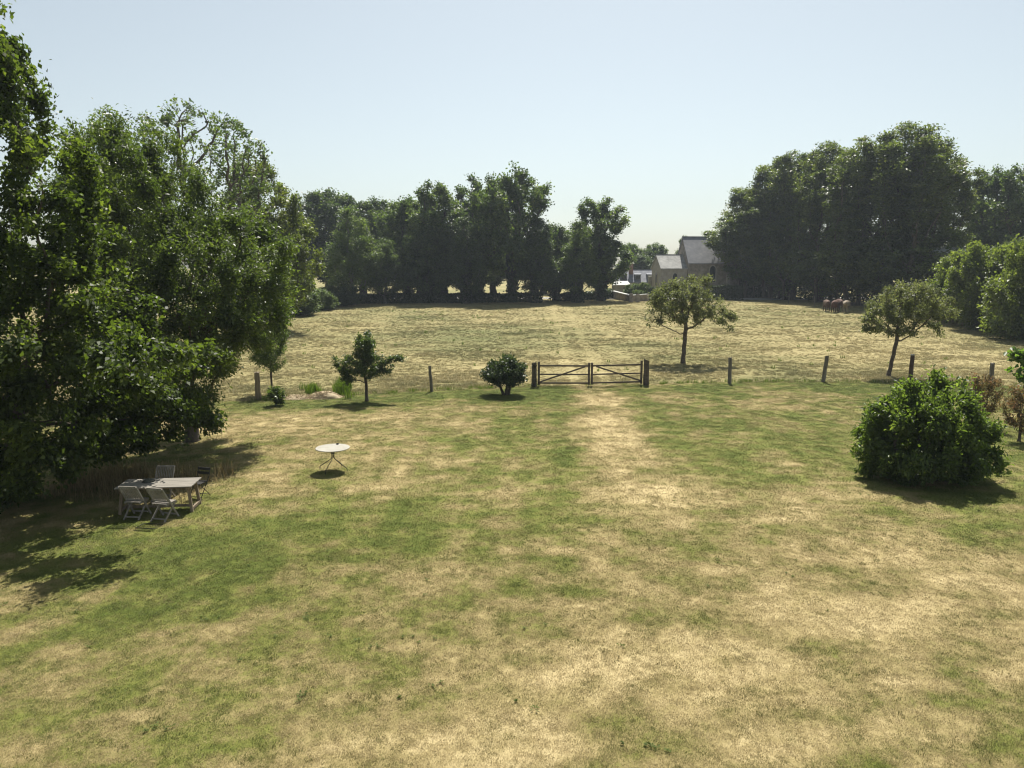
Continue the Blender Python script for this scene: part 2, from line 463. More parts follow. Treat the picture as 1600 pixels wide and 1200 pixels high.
def scatter(name, pts, rot, scl, dry, tufts, label):
    m = bpy.data.meshes.new(name)
    m.vertices.add(len(pts)); m.vertices.foreach_set('co', np.ascontiguousarray(pts, np.float32).ravel())
    m.update()
    for key, val in (('dry', dry), ('rot', rot), ('scl', scl), ('pick', rng.random(len(pts)))):
        a = m.attributes.new(key, 'FLOAT', 'POINT'); a.data.foreach_set('value', np.ascontiguousarray(val, np.float32))
    o = link(name, m); tag(o, label, 'grass', kind='stuff')
    ng = bpy.data.node_groups.new(name, 'GeometryNodeTree')
    ng.interface.new_socket('Geometry', in_out='INPUT', socket_type='NodeSocketGeometry')
    ng.interface.new_socket('Geometry', in_out='OUTPUT', socket_type='NodeSocketGeometry')
    N = ng.nodes; L = ng.links
    gi = N.new('NodeGroupInput'); go = N.new('NodeGroupOutput')
    def attr(nm):
        a = N.new('GeometryNodeInputNamedAttribute'); a.data_type = 'FLOAT'; a.inputs['Name'].default_value = nm; return a.outputs['Attribute']
    iop = N.new('GeometryNodeInstanceOnPoints')
    L.new(gi.outputs[0], iop.inputs['Points'])
    j = N.new('GeometryNodeJoinGeometry')
    for t in tufts:
        oi = N.new('GeometryNodeObjectInfo'); oi.inputs['Object'].default_value = t; oi.inputs['As Instance'].default_value = True
        L.new(oi.outputs['Geometry'], j.inputs[0])
    L.new(j.outputs[0], iop.inputs['Instance'])
    iop.inputs['Pick Instance'].default_value = True
    mu = N.new('ShaderNodeMath'); mu.operation = 'MULTIPLY'; mu.inputs[1].default_value = len(tufts) - .01
    fl = N.new('ShaderNodeMath'); fl.operation = 'FLOOR'
    L.new(attr('pick'), mu.inputs[0]); L.new(mu.outputs[0], fl.inputs[0]); L.new(fl.outputs[0], iop.inputs['Instance Index'])
    cx = N.new('ShaderNodeCombineXYZ'); L.new(attr('rot'), cx.inputs['Z'])
    er = N.new('FunctionNodeEulerToRotation'); L.new(cx.outputs[0], er.inputs[0]); L.new(er.outputs[0], iop.inputs['Rotation'])
    cs = N.new('ShaderNodeCombineXYZ')
    s = attr('scl')
    for k in 'XYZ': L.new(s, cs.inputs[k])
    L.new(cs.outputs[0], iop.inputs['Scale'])
    L.new(iop.outputs[0], go.inputs[0])
    md = o.modifiers.new('scatter', 'NODES'); md.node_group = ng
    return o

def tuft_set(n, args, mat, seed):
    out = []
    for k in range(n):
        rg = np.random.default_rng(seed + k)
        v, f, rv = blades(*args, rg)
        m = fast_mesh('tuft', v, f, False, rv); m.materials.append(mat)
        out.append(bpy.data.objects.new('tuft', m))
    return out

M['blade_lawn'] = tuft_mat('blade_lawn', GRASS_LAWN, .22, .42)
M['blade_field'] = tuft_mat('blade_field', GRASS_FIELD, .25, .5)
t_near = tuft_set(4, (22, .080, .008, .026, .0045, 1.3), M['blade_lawn'], 100)
t_mid = tuft_set(4, (26, .16, .010, .032, .009, 1.3), M['blade_lawn'], 120)
t_field = tuft_set(5, (30, .24, .04, .13, .016, 1.0), M['blade_field'], 140)

def lawn_points(n, y0, y1):
    y = y0 + (y1 - y0) * rng.random(n * 2)
    half = y * .78 + 2.5
    keep = rng.random(n * 2) < half / half.max()
    y = y[keep]; half = half[keep]
    x = rng.uniform(-1, 1, len(y)) * half
    k = (y < fence_y(x) + .2)
    return x[k], y[k]

xa, ya = lawn_points(110000, 7.0, 21.0)
kk = rng.random(len(ya)) < 1 - sstep((ya - 13) / 8); xa, ya = xa[kk], ya[kk]
xb, yb = lawn_points(75000, 13.0, 41)
kk = rng.random(len(yb)) < sstep((yb - 13) / 8); xb, yb = xb[kk], yb[kk]
for (x_, y_, tset, s0, nm, lab) in ((xa, ya, t_near, 1.0, 'grass', 'short mown green and straw grass of the near lawn'),
                                   (xb, yb, t_mid, 1.0, 'grass', 'short mown grass of the lawn towards the gate')):
    P = np.stack([x_, y_, ground_h(x_, y_)], -1)
    dd = np.clip(lawn_dry(x_, y_) + 1.15 * (fbm(x_ * 3.4, y_ * 3.4, 4) - .5) + rng.normal(0, .11, len(x_)), 0, 1)
    scatter(nm, P, rng.uniform(0, 6.28, len(x_)), s0 * rng.uniform(.6, 1.35, len(x_)), dd, tset, lab)

n = 9000
y_ = 7.5 + 20 * rng.random(n) ** 1.2
x_ = rng.uniform(-1, 1, n) * (y_ * .78 + 2.5)
cl = fbm(x_ * 1.1 + 50, y_ * 1.1 + 12, 4)
k = (y_ < fence_y(x_)) & (cl > .47 + .25 * rng.random(n))
x_, y_ = x_[k], y_[k]
t_clump = tuft_set(4, (24, .06, .012, .036, .006, 1.0), M['blade_lawn'], 160)
scatter('grass', np.stack([x_, y_, ground_h(x_, y_)], -1), rng.uniform(0, 6.28, len(x_)), rng.uniform(.5, 1.4, len(x_)),
        np.clip(lawn_dry(x_, y_) * .6 - .08 + rng.normal(0, .1, len(x_)), 0, 1), t_clump, 'taller darker grass tufts scattered over the near lawn')

n = 170000
y_ = 34 + 90 * rng.random(n) ** 1.3
x_ = rng.uniform(-1, 1, n) * (y_ * .78 + 3)
k = (y_ > fence_y(x_) - .05) & (fbm(x_ * .5, y_ * .9, 3) > .22)
x_, y_ = x_[k], y_[k]
P = np.stack([x_, y_, ground_h(x_, y_) - .03], -1)
cl = fbm(x_ * .35 + 9, y_ * .55 + 4, 3)
trk = np.exp(-((np.abs(x_ - track_c(y_)) - .9) / .4) ** 2)
scatter('grass', P, rng.uniform(0, 6.28, len(x_)), (.35 + .9 * np.clip(cl - .25, 0, 1)) * rng.uniform(.6, 1.3, len(x_)) * (1 - .4 * trk),
        np.clip(field_dry(x_, y_) + rng.normal(0, .14, len(x_)), 0, 1), t_field, 'rough dry pasture grass beyond the gate')

# ------------------------------------------------------------------ foliage
def unit(v):
    return v / (np.linalg.norm(v, axis=-1, keepdims=True) + 1e-9)

def leaves(pos, axis, nrm, length, width, fold=.18, parts=1):
    """one folded leaf per row; parts=2 gives a longer six-point leaf"""
    axis = unit(axis); side = unit(np.cross(axis, nrm)); nr = np.cross(side, axis)
    L = length[:, None]; W = width[:, None]
    n = len(pos)
    if parts == 1:
        v = np.stack([pos - axis * L * .5, pos + side * W * .5 + nr * W * fold - axis * L * .06,
                      pos + axis * L * .5 - nr * L * .10, pos - side * W * .5 + nr * W * fold - axis * L * .06], 1).reshape(-1, 3)
        f = np.arange(n * 4).reshape(-1, 4)
        return v, f
    b = pos - axis * L * .5; t = pos + axis * L * .5 - nr * L * .14
    m1 = pos - axis * L * .12; m2 = pos + axis * L * .2 - nr * L * .04
    up = nr * W * fold
    v = np.stack([b, m1 + side * W * .5 + up, m2 + side * W * .42 + up, t, m2 - side * W * .42 + up, m1 - side * W * .5 + up], 1).reshape(-1, 3)
    k = np.arange(n)[:, None] * 6
    f = np.concatenate([k + np.array([0, 1, 2, 3]), k + np.array([0, 3, 4, 5])], 0)
    return v, f

def ell_points(ells, n, rg, shell=0.0):
    """points in a union of ellipsoids (cx,cy,cz,rx,ry,rz[,shell])"""
    vol = np.array([e[3] * e[4] * e[5] for e in ells]) ** .8
    cnt = np.maximum(1, (n * vol / vol.sum()).astype(int))
    out = []
    for e, c in zip(ells, cnt):
        d = unit(rg.normal(size=(c, 3)))
        sh = e[6] if len(e) > 6 else shell
        r = (sh ** 3 + (1 - sh ** 3) * rg.random(c)) ** (1 / 3)
        out.append(np.array(e[:3]) + d * r[:, None] * np.array(e[3:6]))
    return np.concatenate(out)

def colonize(att, starts, step, kill, rg, jit=.25, lift=.0, maxit=220):
    """space colonisation: returns node positions and parents"""
    pos = []; par = []
    for s in starts:
        prev = -1
        for p in s:
            pos.append(np.array(p, float)); par.append(prev); prev = len(pos) - 1
    P = np.array(pos); par = list(par)
    att = att.copy()
    D = np.linalg.norm(att[:, None, :] - P[None], axis=2)
    near = D.argmin(1); dist = D.min(1)
    used = {}
    for it in range(maxit):
        if len(att) == 0: break
        nodes, inv = np.unique(near, return_inverse=True)
        dirs = unit(att - P[near])
        acc = np.zeros((len(nodes), 3)); np.add.at(acc, inv, dirs)
        acc = unit(acc) + rg.normal(size=acc.shape) * jit; acc[:, 2] += lift
        new = P[nodes] + unit(acc) * step
        ok = np.array([used.get(int(k_), 0) < 4 for k_ in nodes])
        if not ok.any(): break
        for k_ in nodes[ok]: used[int(k_)] = used.get(int(k_), 0) + 1
        n0 = len(P); P = np.concatenate([P, new[ok]]); par += [int(k_) for k_ in nodes[ok]]
        d2 = np.linalg.norm(att[:, None, :] - new[ok][None], axis=2)
        j = d2.argmin(1); dm = d2[np.arange(len(att)), j]
        b = dm < dist
        near = np.where(b, n0 + j, near); dist = np.where(b, dm, dist)
        stuck = np.array([used.get(int(k_), 0) >= 4 for k_ in near])
        keep = (dist > kill) & ~stuck
        att = att[keep]; near = near[keep]; dist = dist[keep]
    return P, np.array(par)

def radii(P, par, tip, base, p=2.4):
    n = len(P); r = np.zeros(n)
    for i in range(n - 1, -1, -1):
        r[i] = max(tip ** p, r[i])
        if par[i] >= 0: r[par[i]] += r[i]
    r = r ** (1 / p)
    mx = r.max()
    return tip + (r - tip) * (base - tip) / max(1e-6, mx - tip)

def tubes(P, par, r, minr=0.0, flare=0.0):
    e = np.where(par >= 0)[0]; e = e[r[e] >= minr]
    vs = []; fs = []; n0 = 0
    thick = r[par[e]]
    for lo, hi, k in ((0, .03, 3), (.03, .1, 5), (.1, 9, 9)):
        s = e[(thick >= lo) & (thick < hi)]
        if not len(s): continue
        a = P[par[s]]; b = P[s]; d = unit(b - a)
        ref = np.where(np.abs(d[:, 2:3]) > .8, np.array([[1., .1, 0]]), np.array([[0, 0, 1.]]))
        u = unit(np.cross(d, ref)); w_ = np.cross(d, u)
        t = np.arange(k) * 2 * math.pi / k
        ring = u[:, None, :] * np.cos(t)[None, :, None] + w_[:, None, :] * np.sin(t)[None, :, None]
        rb = np.minimum(r[par[s]], r[s] * 1.6)
        A = a[:, None, :] - d[:, None, :] * rb[:, None, None] * .15 + ring * rb[:, None, None]
        B = b[:, None, :] + ring * r[s][:, None, None]
        V = np.concatenate([A, B], 1).reshape(-1, 3)
        i = np.arange(len(s))[:, None, None] * 2 * k; j = np.arange(k)[None, :, None]; j2 = (np.arange(k) + 1)[None, :, None] % k
        F = np.concatenate([i + j, i + j2, i + k + j2, i + k + j], 2).reshape(-1, 4)
        vs.append(V); fs.append(F + n0); n0 += len(V)
    return np.concatenate(vs), np.concatenate(fs)

def make_tree_meshes(key, ells, seed, base_r=.3, trunk_h=3.0, natt=500, step=.5, kill=.7, nleaf=20000, leaf=(.34, .2), spread=.5,
                     flat=1.0, upn=.8, droop=.0, lift=.0, shell=0.0, lean=(0, 0), stems=None, leaf_r=None, parts=1, tip=.012, minr=0.0,
                     out=.5, clump=.35, jit=.25, size_var=.3):
    rg = np.random.default_rng(seed)
    att = ell_points(ells, natt, rg, shell)
    if stems is None:
        k = max(2, int(trunk_h / step))
        stems = [[(lean[0] * (i / k) + .12 * base_r * math.sin(i * 1.7 + seed), lean[1] * (i / k) + .12 * base_r * math.cos(i * 2.1 + seed), trunk_h * i / k) for i in range(k + 1)]]
    if len(stems) > 1: stems = [[stems[0][0], *stems[0][1:]]] + [[stems[0][0]] + list(s_) for s_ in stems[1:]]
    P, par = colonize(att, stems, step, kill, rg, jit, lift)
    r = radii(P, par, tip, base_r)
    # a little flare at the foot
    z = P[:, 2]
    fl = 1 + .45 * np.exp(-np.maximum(z, 0) / (base_r * 1.6))
    V, F = tubes(P, par, r * fl, minr)
    tm = fast_mesh(key + '_trunk', V, F, True)
    lr = leaf_r if leaf_r is not None else base_r * .16
    thin = np.where((r < lr) & (par >= 0))[0]
    # leaves gather in clumps of uneven size
    wgt = rg.gamma(1.0 / max(.05, clump), size=len(thin)); wgt /= wgt.sum()
    pick = rg.choice(thin, nleaf, p=wgt)
    d = unit(P[pick] - P[par[pick]])
    off = rg.normal(size=(nleaf, 3)) * spread; off[:, 2] *= flat
    frac = rg.random(nleaf)[:, None]
    pos = P[par[pick]] * (1 - frac) + P[pick] * frac + off
    cen = np.array([np.mean([e[i] for e in ells]) for i in range(3)])
    outw = unit(pos - cen)
    ax = d * .6 + rg.normal(size=(nleaf, 3)) * .6 + outw * out; ax[:, 2] -= droop
    if flat < .7: ax[:, 2] *= .45
    nr = rg.normal(size=(nleaf, 3)) * .7 + outw * .35; nr[:, 2] += upn
    sz = leaf[0] * rg.uniform(1 - size_var, 1 + size_var, nleaf)
    pos[:, 2] = np.maximum(pos[:, 2], .04 + .3 * leaf[0])
    v, f = leaves(pos, ax, nr, sz, sz * leaf[1] / leaf[0], parts=parts)
    # colour varies by branch and by leaf
    br = rg.random(len(P))
    rv = np.clip(.5 * br[pick] + .5 * rg.random(nleaf), 0, 1)
    if parts == 2: rv = np.concatenate([rv, rv])
    cm = fast_mesh(key + '_crown', v, f, False, rv)
    return tm, cm

def tree(name, label, cat, meshes, loc, rz=0, scale=(1, 1, 1), bark='bark', leaf='leaf_oak', group=None):
    t = thing(name, label, cat, loc, rz, group); t.scale = [float(s) for s in scale]
    tm, cm = meshes
    if not tm.materials: tm.materials.append(M[bark])
    if not cm.materials: cm.materials.append(M[leaf])
    link('trunk', tm, t); link('crown', cm, t)
    return t

def leaf_mass(name_, sampler, n, leaf, seed, upn=.5, droop=.1, parts=1, minz=.05):
    rg = np.random.default_rng(seed)
    pos, outw = sampler(n, rg)
    ax = rg.normal(size=(len(pos), 3)) + outw * .6; ax[:, 2] -= droop
    nr = rg.normal(size=(len(pos), 3)) * .7 + outw * .6; nr[:, 2] += upn
    sz = leaf[0] * rg.uniform(.7, 1.3, len(pos))
    v, f = leaves(pos, ax, nr, sz, sz * leaf[1] / leaf[0], parts=parts)
    q = np.floor(pos * 1.3).astype(int)
    br = np.abs(np.sin(q[:, 0] * 12.9 + q[:, 1] * 78.2 + q[:, 2] * 37.7) * 43758.5) % 1
    rv = .5 * br + .5 * rg.random(len(pos))
    if parts == 2: rv = np.concatenate([rv, rv])
    return fast_mesh(name_, v, f, False, rv)
#SPLIT_A
# ------------------------------------------------------------------ tree templates of the far rows (about 20 m high)
T = {}
T['oak'] = (make_tree_meshes('oak', [(0, 0, 8.6, 5.8, 5.8, 5.2), (2.2, .5, 14.5, 3.9, 3.9, 3.6), (-2.6, -.6, 14, 3.6, 3.6, 3.2), (.4, 0, 17.2, 2.8, 2.8, 2.4), (-4, 0, 8, 2.4, 2.4, 2), (4.2, .6, 9, 2.5, 2.5, 2)],
            21, .5, 4.2, 700, .55, .8, 36000, (.36, .23), .36, clump=1.8, leaf_r=.09), 20.0, 6.3)
T['tall'] = (make_tree_meshes('tall', [(0, 0, 7.6, 4.8, 4.8, 5.0), (-.9, .3, 13, 3.9, 3.9, 3), (1.8, -.4, 15.8, 2.6, 2.6, 2.6), (-1.7, .5, 17.2, 2.3, 2.3, 2.2), (.6, 0, 18.7, 1.5, 1.5, 1.3)],
            22, .42, 4, 600, .55, .85, 30000, (.36, .22), .33, clump=1.9, leaf_r=.08), 20.0, 5.0)
T['round'] = (make_tree_meshes('round', [(0, 0, 7.6, 6, 6, 5.4), (0, 0, 14, 4.8, 4.8, 4.4), (-2.4, 0, 16, 3, 3, 2.6), (2.6, 0, 15.5, 2.8, 2.8, 2.6), (0, 0, 17.7, 2.6, 2.6, 2)],
            23, .45, 3.2, 640, .6, .9, 36000, (.38, .25), .40, clump=1.4, leaf_r=.09), 19.8, 6.2)
T['slim'] = (make_tree_meshes('slim', [(0, 0, 7, 3.6, 3.6, 5), (0, 0, 12, 3, 3, 4), (.4, 0, 16.4, 1.9, 1.9, 3.2), (-1.5, 0, 9, 2.4, 2.4, 3)],
            24, .3, 1.6, 420, .5, .8, 24000, (.28, .15), .38, clump=.6, leaf_r=.07, lift=.15), 19.5, 3.9)
T['beech_a'] = (make_tree_meshes('beech_a', [(0, 0, 6.4, 7.6, 7.2, 4.9, .35), (0, 0, 12, 6.6, 6.2, 5.6, .3), (-1.2, 0, 17.2, 6.0, 5.6, 4.8), (2.4, 0, 17.6, 5.0, 4.8, 4.6), (.3, 0, 21, 4.6, 4.4, 3.0)],
            25, .34, 3, 1150, .55, .75, 62000, (.42, .22), .52, .45, 1.3, droop=.0, lift=.12, clump=1.8, leaf_r=.07,
            stems=[[(0, 0, z_) for z_ in (0, .8, 1.6, 2.6, 4)], [(1.6, .7, 0), (1.7, .7, 1), (1.9, .8, 2.2), (2.2, .9, 3.6)], [(-1.5, -.5, 0), (-1.6, -.5, 1), (-1.9, -.6, 2.4), (-2.2, -.6, 3.8)], [(3.2, -.6, 0), (3.3, -.6, 1.2), (3.5, -.7, 3)], [(-3.1, .4, 0), (-3.2, .4, 1.4), (-3.4, .4, 3)]]), 24.2, 7.4)
T['beech_b'] = (make_tree_meshes('beech_b', [(0, 0, 6.2, 7.6, 7.2, 4.7, .35), (.8, 0, 11.5, 6.6, 6.2, 5, .3), (1.4, 0, 16.8, 5.8, 5.4, 4.8), (-2.4, 0, 16.6, 4.8, 4.6, 4.6), (-.2, 0, 20.8, 4.4, 4.2, 3.2)],
            26, .34, 3, 1100, .55, .75, 58000, (.42, .22), .52, .45, 1.3, droop=.0, lift=.12, clump=1.8, leaf_r=.07,
            stems=[[(0, .3, z_) for z_ in (0, .8, 1.6, 2.6, 4)], [(2, -.7, 0), (2.1, -.7, 1.1), (2.3, -.8, 3)], [(-2, .5, 0), (-2.1, .5, 1), (-2.3, .6, 2.4), (-2.6, .6, 3.8)]]), 24.0, 7.4)
T['beech_c'] = (make_tree_meshes('beech_c', [(0, 0, 12.5, 6.8, 6.4, 5, .3), (1.6, 0, 6.6, 4.6, 4.6, 3.6, .3), (.8, 0, 17, 5.0, 4.8, 4.2), (.6, 0, 20.4, 3.6, 3.4, 3.0)],
            28, .34, 3, 900, .55, .75, 46000, (.42, .22), .52, .45, 1.3, droop=.0, lift=.12, clump=1.8, leaf_r=.07,
            stems=[[(1.2, .3, z_) for z_ in (0, .8, 1.6, 2.6, 4)], [(2.6, -.7, 0), (2.6, -.7, 1.1), (2.4, -.8, 3)], [(.2, .5, 0), (.1, .5, 1), (0, .6, 2.4), (-.1, .6, 3.8)]]), 23.4, 6.8)
T['bush'] = (make_tree_meshes('bush', [(0, 0, 3, 3.6, 3.4, 2.9), (-1.5, 0, 5.2, 2.2, 2.2, 2.0), (1.4, .3, 5.6, 2.3, 2.3, 2.2), (0, -1.2, 1.6, 3.4, 2.4, 1.5)],
            27, .12, .6, 520, .35, .55, 30000, (.24, .16), .28, clump=.6, leaf_r=.05,
            stems=[[(0, 0, 0), (0, 0, .5)], [(.7, .3, 0), (.8, .3, .6)], [(-.6, -.2, 0), (-.8, -.2, .6)]]), 7.6, 3.7)

leaf_variants = {}
def variant(kind, leaf):
    """the same crown shape in another leaf colour"""
    (tm, cm), H, W = T[kind]
    if (kind, leaf) not in leaf_variants:
        c2 = cm.copy() if leaf_variants and any(k_[0] == kind for k_ in leaf_variants) else cm
        c2.materials.clear(); c2.materials.append(M[leaf])
        leaf_variants[(kind, leaf)] = c2
    return (tm, leaf_variants[(kind, leaf)]), H, W

def ivy_sampler(n, rg):
    a = rg.uniform(0, 6.28, n); z = rg.random(n) ** .8 * 7.5
    rr = (.75 - .03 * z) * (1 + .25 * np.sin(a * 3 + z)) + rg.normal(0, .1, n)
    o = np.stack([np.cos(a), np.sin(a), np.zeros(n)], -1)
    return o * rr[:, None] + np.array([0, 0, 1]) * z[:, None], o
ivy_mesh = leaf_mass('ivy', ivy_sampler, 2600, (.30, .24), 31)
ivy_mesh.materials.append(M['leaf_ivy'])

def far_tree(name, label, kind, leaf, px, top, hw, Y, rz, ivy=False, cat='tree', group=None, bark='bark', sink=0.0):
    m, H, W = variant(kind, leaf)
    b = at(px, 400, Y); x = b[0]; z = gh(x, Y) - .05 - sink
    topz = at(px, top, Y)[2]
    sx = (1.18 if kind.startswith('beech') else 1.1) * hw * Y / FPX / W; sz = (topz - z) / H
    t = tree(name, label, cat, m, (x, Y, z), rz, (sx, sx, sz), bark, leaf, group)
    if ivy:
        o = link('ivy', ivy_mesh, t); o.scale = (1 / sx * 1.0, 1 / sx * 1.0, 1 / sz)
    return t

G1 = 'tall trees along the far hedge'
far_tree('oak_tree', 'broad gappy oak, the tallest tree of the row beyond the pasture', 'oak', 'leaf_oak', 800, 249, 66, 106, .4, True, group=G1)
far_tree('oak_tree', 'tall oak with an open airy top, just left of the tallest oak', 'tall', 'leaf_oak', 690, 279, 54, 107, 1.4, True, group=G1)
far_tree('oak_tree', 'dark oak squeezed between the tallest oak and the airy-topped oak', 'tall', 'leaf_dark', 748, 268, 44, 112, 3.0, True, group=G1)
far_tree('lime_tree', 'round dark tree right of the pale slender tree in the far row', 'round', 'leaf_oak', 636, 302, 56, 112, 2.0, True, group=G1)
far_tree('lime_tree', 'dark round tree behind the pale slender tree of the far row', 'round', 'leaf_dark', 592, 304, 52, 124, .7, group=G1)
far_tree('lime_tree', 'large dark tree at the left end of the far row, behind the pasture corner', 'round', 'leaf_dark', 512, 289, 66, 126, 4.0, group=G1)
far_tree('poplar_tree', 'pale green slender tree at the left of the far hedge', 'slim', 'leaf_light', 550, 322, 46, 101, 2.5, group=G1, bark='bark_pale')
far_tree('oak_tree', 'tall leafy tree left of the grey cottage roof, right end of the far row', 'tall', 'leaf_oak', 940, 303, 48, 109, .3, True, group=G1)
far_tree('ash_tree', 'low dark tree filling the dip right of the tallest oak', 'round', 'leaf_dark', 868, 345, 38, 110, 5.1, True, group=G1)
far_tree('ash_tree', 'low dark tree pressed against the tall tree beside the cottage roof', 'slim', 'leaf_oak', 903, 343, 34, 104, 1.1, True, group=G1)
far_tree('ash_tree', 'ivy-trunked understorey tree below the airy-topped oak', 'round', 'leaf_dark', 668, 342, 40, 104, 2.2, True, group=G1)
far_tree('ash_tree', 'ivy-trunked understorey tree at the left foot of the tallest oak', 'slim', 'leaf_dark', 728, 336, 40, 103, 3.7, True, group=G1)
far_tree('ash_tree', 'dense low tree at the right foot of the tallest oak', 'slim', 'leaf_dark', 838, 338, 36, 104.5, .2, True, group=G1)
far_tree('ash_tree', 'dense low tree between the pale slender tree and the round dark tree', 'slim', 'leaf_oak', 600, 372, 36, 103, 5.5, group=G1)
G1b = 'second line of trees behind the far row'
for k_, (px_, tp_, hw_, Y_, kd_, lab_) in enumerate(((566, 330, 60, 138, 'round', 'dim tree glimpsed behind the pale slender tree'), (655, 335, 60, 136, 'round', 'dim tree glimpsed between the round dark tree and the airy-topped oak'),
        (725, 330, 60, 140, 'oak', 'dim tree glimpsed behind the squeezed dark oak'), (770, 322, 60, 135, 'round', 'dim tree glimpsed behind the tallest oak'), (850, 352, 55, 138, 'oak', 'dim tree glimpsed behind the low trees right of the tallest oak'),
        (905, 352, 50, 136, 'round', 'dim tree glimpsed behind the tall tree beside the cottage roof'), (470, 330, 60, 132, 'oak', 'dim tree glimpsed behind the yellow-green tree'))):
    far_tree('woodland_tree', lab_, kd_, 'leaf_dark', px_, tp_, hw_, Y_, k_ * 1.3, group=G1b)
G2 = 'distant trees behind the church and cottage'
far_tree('distant_tree', 'distant tree over the left end of the cottage roof', 'round', 'leaf_light', 985, 377, 24, 168, .5, group=G2)
far_tree('distant_tree', 'distant round tree over the right end of the cottage roof', 'round', 'leaf_oak', 1022, 377, 24, 172, 2.9, group=G2)
far_tree('distant_tree', 'distant tree peeping out beside the church nave roof ridge', 'tall', 'leaf_oak', 1072, 366, 18, 152, 1.2, group=G2)
far_tree('distant_tree', 'distant dark tree low behind the cottage chimney', 'round', 'leaf_dark', 1003, 396, 26, 158, 4.4, group=G2)
G3 = 'beeches along the right edge of the pasture'
far_tree('beech_tree', 'leftmost and lowest beech, overhanging the church nave roof', 'beech_c', 'leaf_beech', 1158, 286, 46, 121, 0.0, group=G3, bark='bark')
far_tree('beech_tree', 'second beech counted from the church', 'beech_c', 'leaf_beech', 1196, 249, 50, 118, -0.3, group=G3, bark='bark')
far_tree('beech_tree', 'third beech counted from the church', 'beech_a', 'leaf_beech', 1238, 231, 54, 115, 4.2, group=G3, bark='bark')
far_tree('beech_tree', 'fourth beech counted from the church, left of the cattle', 'beech_b', 'leaf_beech', 1290, 219, 58, 107, 0.9, group=G3, bark='bark')
far_tree('beech_tree', 'beech with the cattle standing below it', 'beech_a', 'leaf_beech', 1346, 211, 64, 99, 5.6, group=G3, bark='bark')
far_tree('beech_tree', 'tallest and broadest beech, behind the leaning apple tree', 'beech_b', 'leaf_beech', 1410, 190, 80, 95, 1.6, group=G3, bark='bark')
far_tree('beech_tree', 'last beech of the row, dipping towards the shed roof', 'beech_a', 'leaf_beech', 1462, 226, 50, 100, 3.3, group=G3, bark='bark')
G4 = 'trees behind the shed roof'
far_tree('ash_tree', 'loose dark tree behind the shed roof, next to the beeches', 'tall', 'leaf_oak', 1532, 256, 48, 108, 2.0, group=G4)
far_tree('ash_tree', 'loose dark tree behind the shed roof at the picture edge', 'tall', 'leaf_oak', 1592, 252, 52, 102, .8, group=G4)
far_tree('ash_tree', 'dark rounded tree low behind the shed roof', 'round', 'leaf_dark', 1560, 300, 60, 116, .1, group=G4)
G5 = 'tall hazel hedge on the right'
far_tree('hazel_bush', 'first hazel bush of the right hedge, lowest, beside the leaning apple tree', 'bush', 'leaf_hazel', 1502, 394, 48, 76, .5, group=G5, cat='bush')
far_tree('hazel_bush', 'middle hazel bush of the right hedge', 'bush', 'leaf_hazel', 1552, 379, 56, 69, 2.1, group=G5, cat='bush')
far_tree('hazel_bush', 'tallest hazel bush of the right hedge, cut by the picture edge', 'bush', 'leaf_hazel', 1618, 366, 66, 62, 4.0, group=G5, cat='bush')
far_tree('hazel_bush', 'hazel bush of the right hedge behind the other three', 'bush', 'leaf_hazel', 1588, 372, 60, 74, 5.2, group=G5, cat='bush')
G6 = 'bushes in the left corner of the pasture'
far_tree('corner_bush', 'dark bush at the left pasture corner under the yellow-green tree', 'bush', 'leaf_oak', 455, 432, 40, 84, 1.0, group=G6, cat='bush')
far_tree('corner_bush', 'low grey-green bush at the left end of the far hedge', 'bush', 'leaf_light', 497, 450, 28, 92, 2.0, group=G6, cat='bush')
far_tree('corner_bush', 'dark bush between the pasture corner and the pale slender tree', 'bush', 'leaf_dark', 528, 446, 30, 98, 3.0, group=G6, cat='bush')
far_tree('corner_bush', 'bush hidden low behind the drooping big tree at the pasture edge', 'bush', 'leaf_oak', 405, 425, 48, 78, 4.0, group=G6, cat='bush')

# ------------------------------------------------------------------ the big trees on the left
m = make_tree_meshes('near', [(.1, -.2, 4.4, 3.5, 4.2, 3.2, .35), (1.1, 1.2, 3.2, 3.3, 3.2, 2.0, .3), (-.6, 0, 8.0, 3.2, 3.4, 2.9, .2), (-1.1, 0, 11.0, 1.9, 2.0, 1.9), (-1.2, 0, 13.2, 1.2, 1.0, 1.2), (.45, -.2, 13.4, .7, .3, .45), (.9, 0, 11.4, .9, .3, .22), (-1.6, -3, 6, 3.2, 3, 3.2), (4.3, -2.6, 4.3, 1.6, 1.4, .9), (-.2, -.9, 2.0, 2.9, 2.2, 1.5, .3), (.7, .5, 1.7, 2.4, 1.8, .9), (3.2, 2.3, 2.3, 1.2, 1.1, .7), (3.1, 2.5, 1.4, 1.0, .8, .55), (1.2, 2.2, 1.2, 1.8, 1.2, .8), (3.2, 2.4, 3.6, 1.6, 1.3, 1.0), (2.2, 2.4, 2.0, 1.8, 1.2, .8), (3.95, 2.3, 1.75, .5, .45, .3), (-.5, -1.7, 1.5, 2.2, 1.4, 1.2), (-.6, -1.5, .9, 2.0, 1.0, .8), (.9, -.2, 1.3, 1.4, 1.0, .8)],
            41, .2, 2.2, 2200, .32, .45, 172000, (.135, .085), .17, .75, .9, droop=.25, clump=1.9, leaf_r=.028, tip=.006, size_var=.35,
            stems=[[(-1.5, .9, 0), (-1.4, .8, .5), (-1.2, .7, 1.1), (-.9, .5, 1.7), (-.6, .3, 2.3), (-.4, .2, 2.9)]])
tree('lime_tree', 'nearest big glossy broad-leaved tree overhanging the long garden table, cut by the left edge', 'tree', m,
     (-13.3, 19.8, gh(-13.3, 19.8)), 0, (1, 1, 1), 'bark', 'leaf_near')
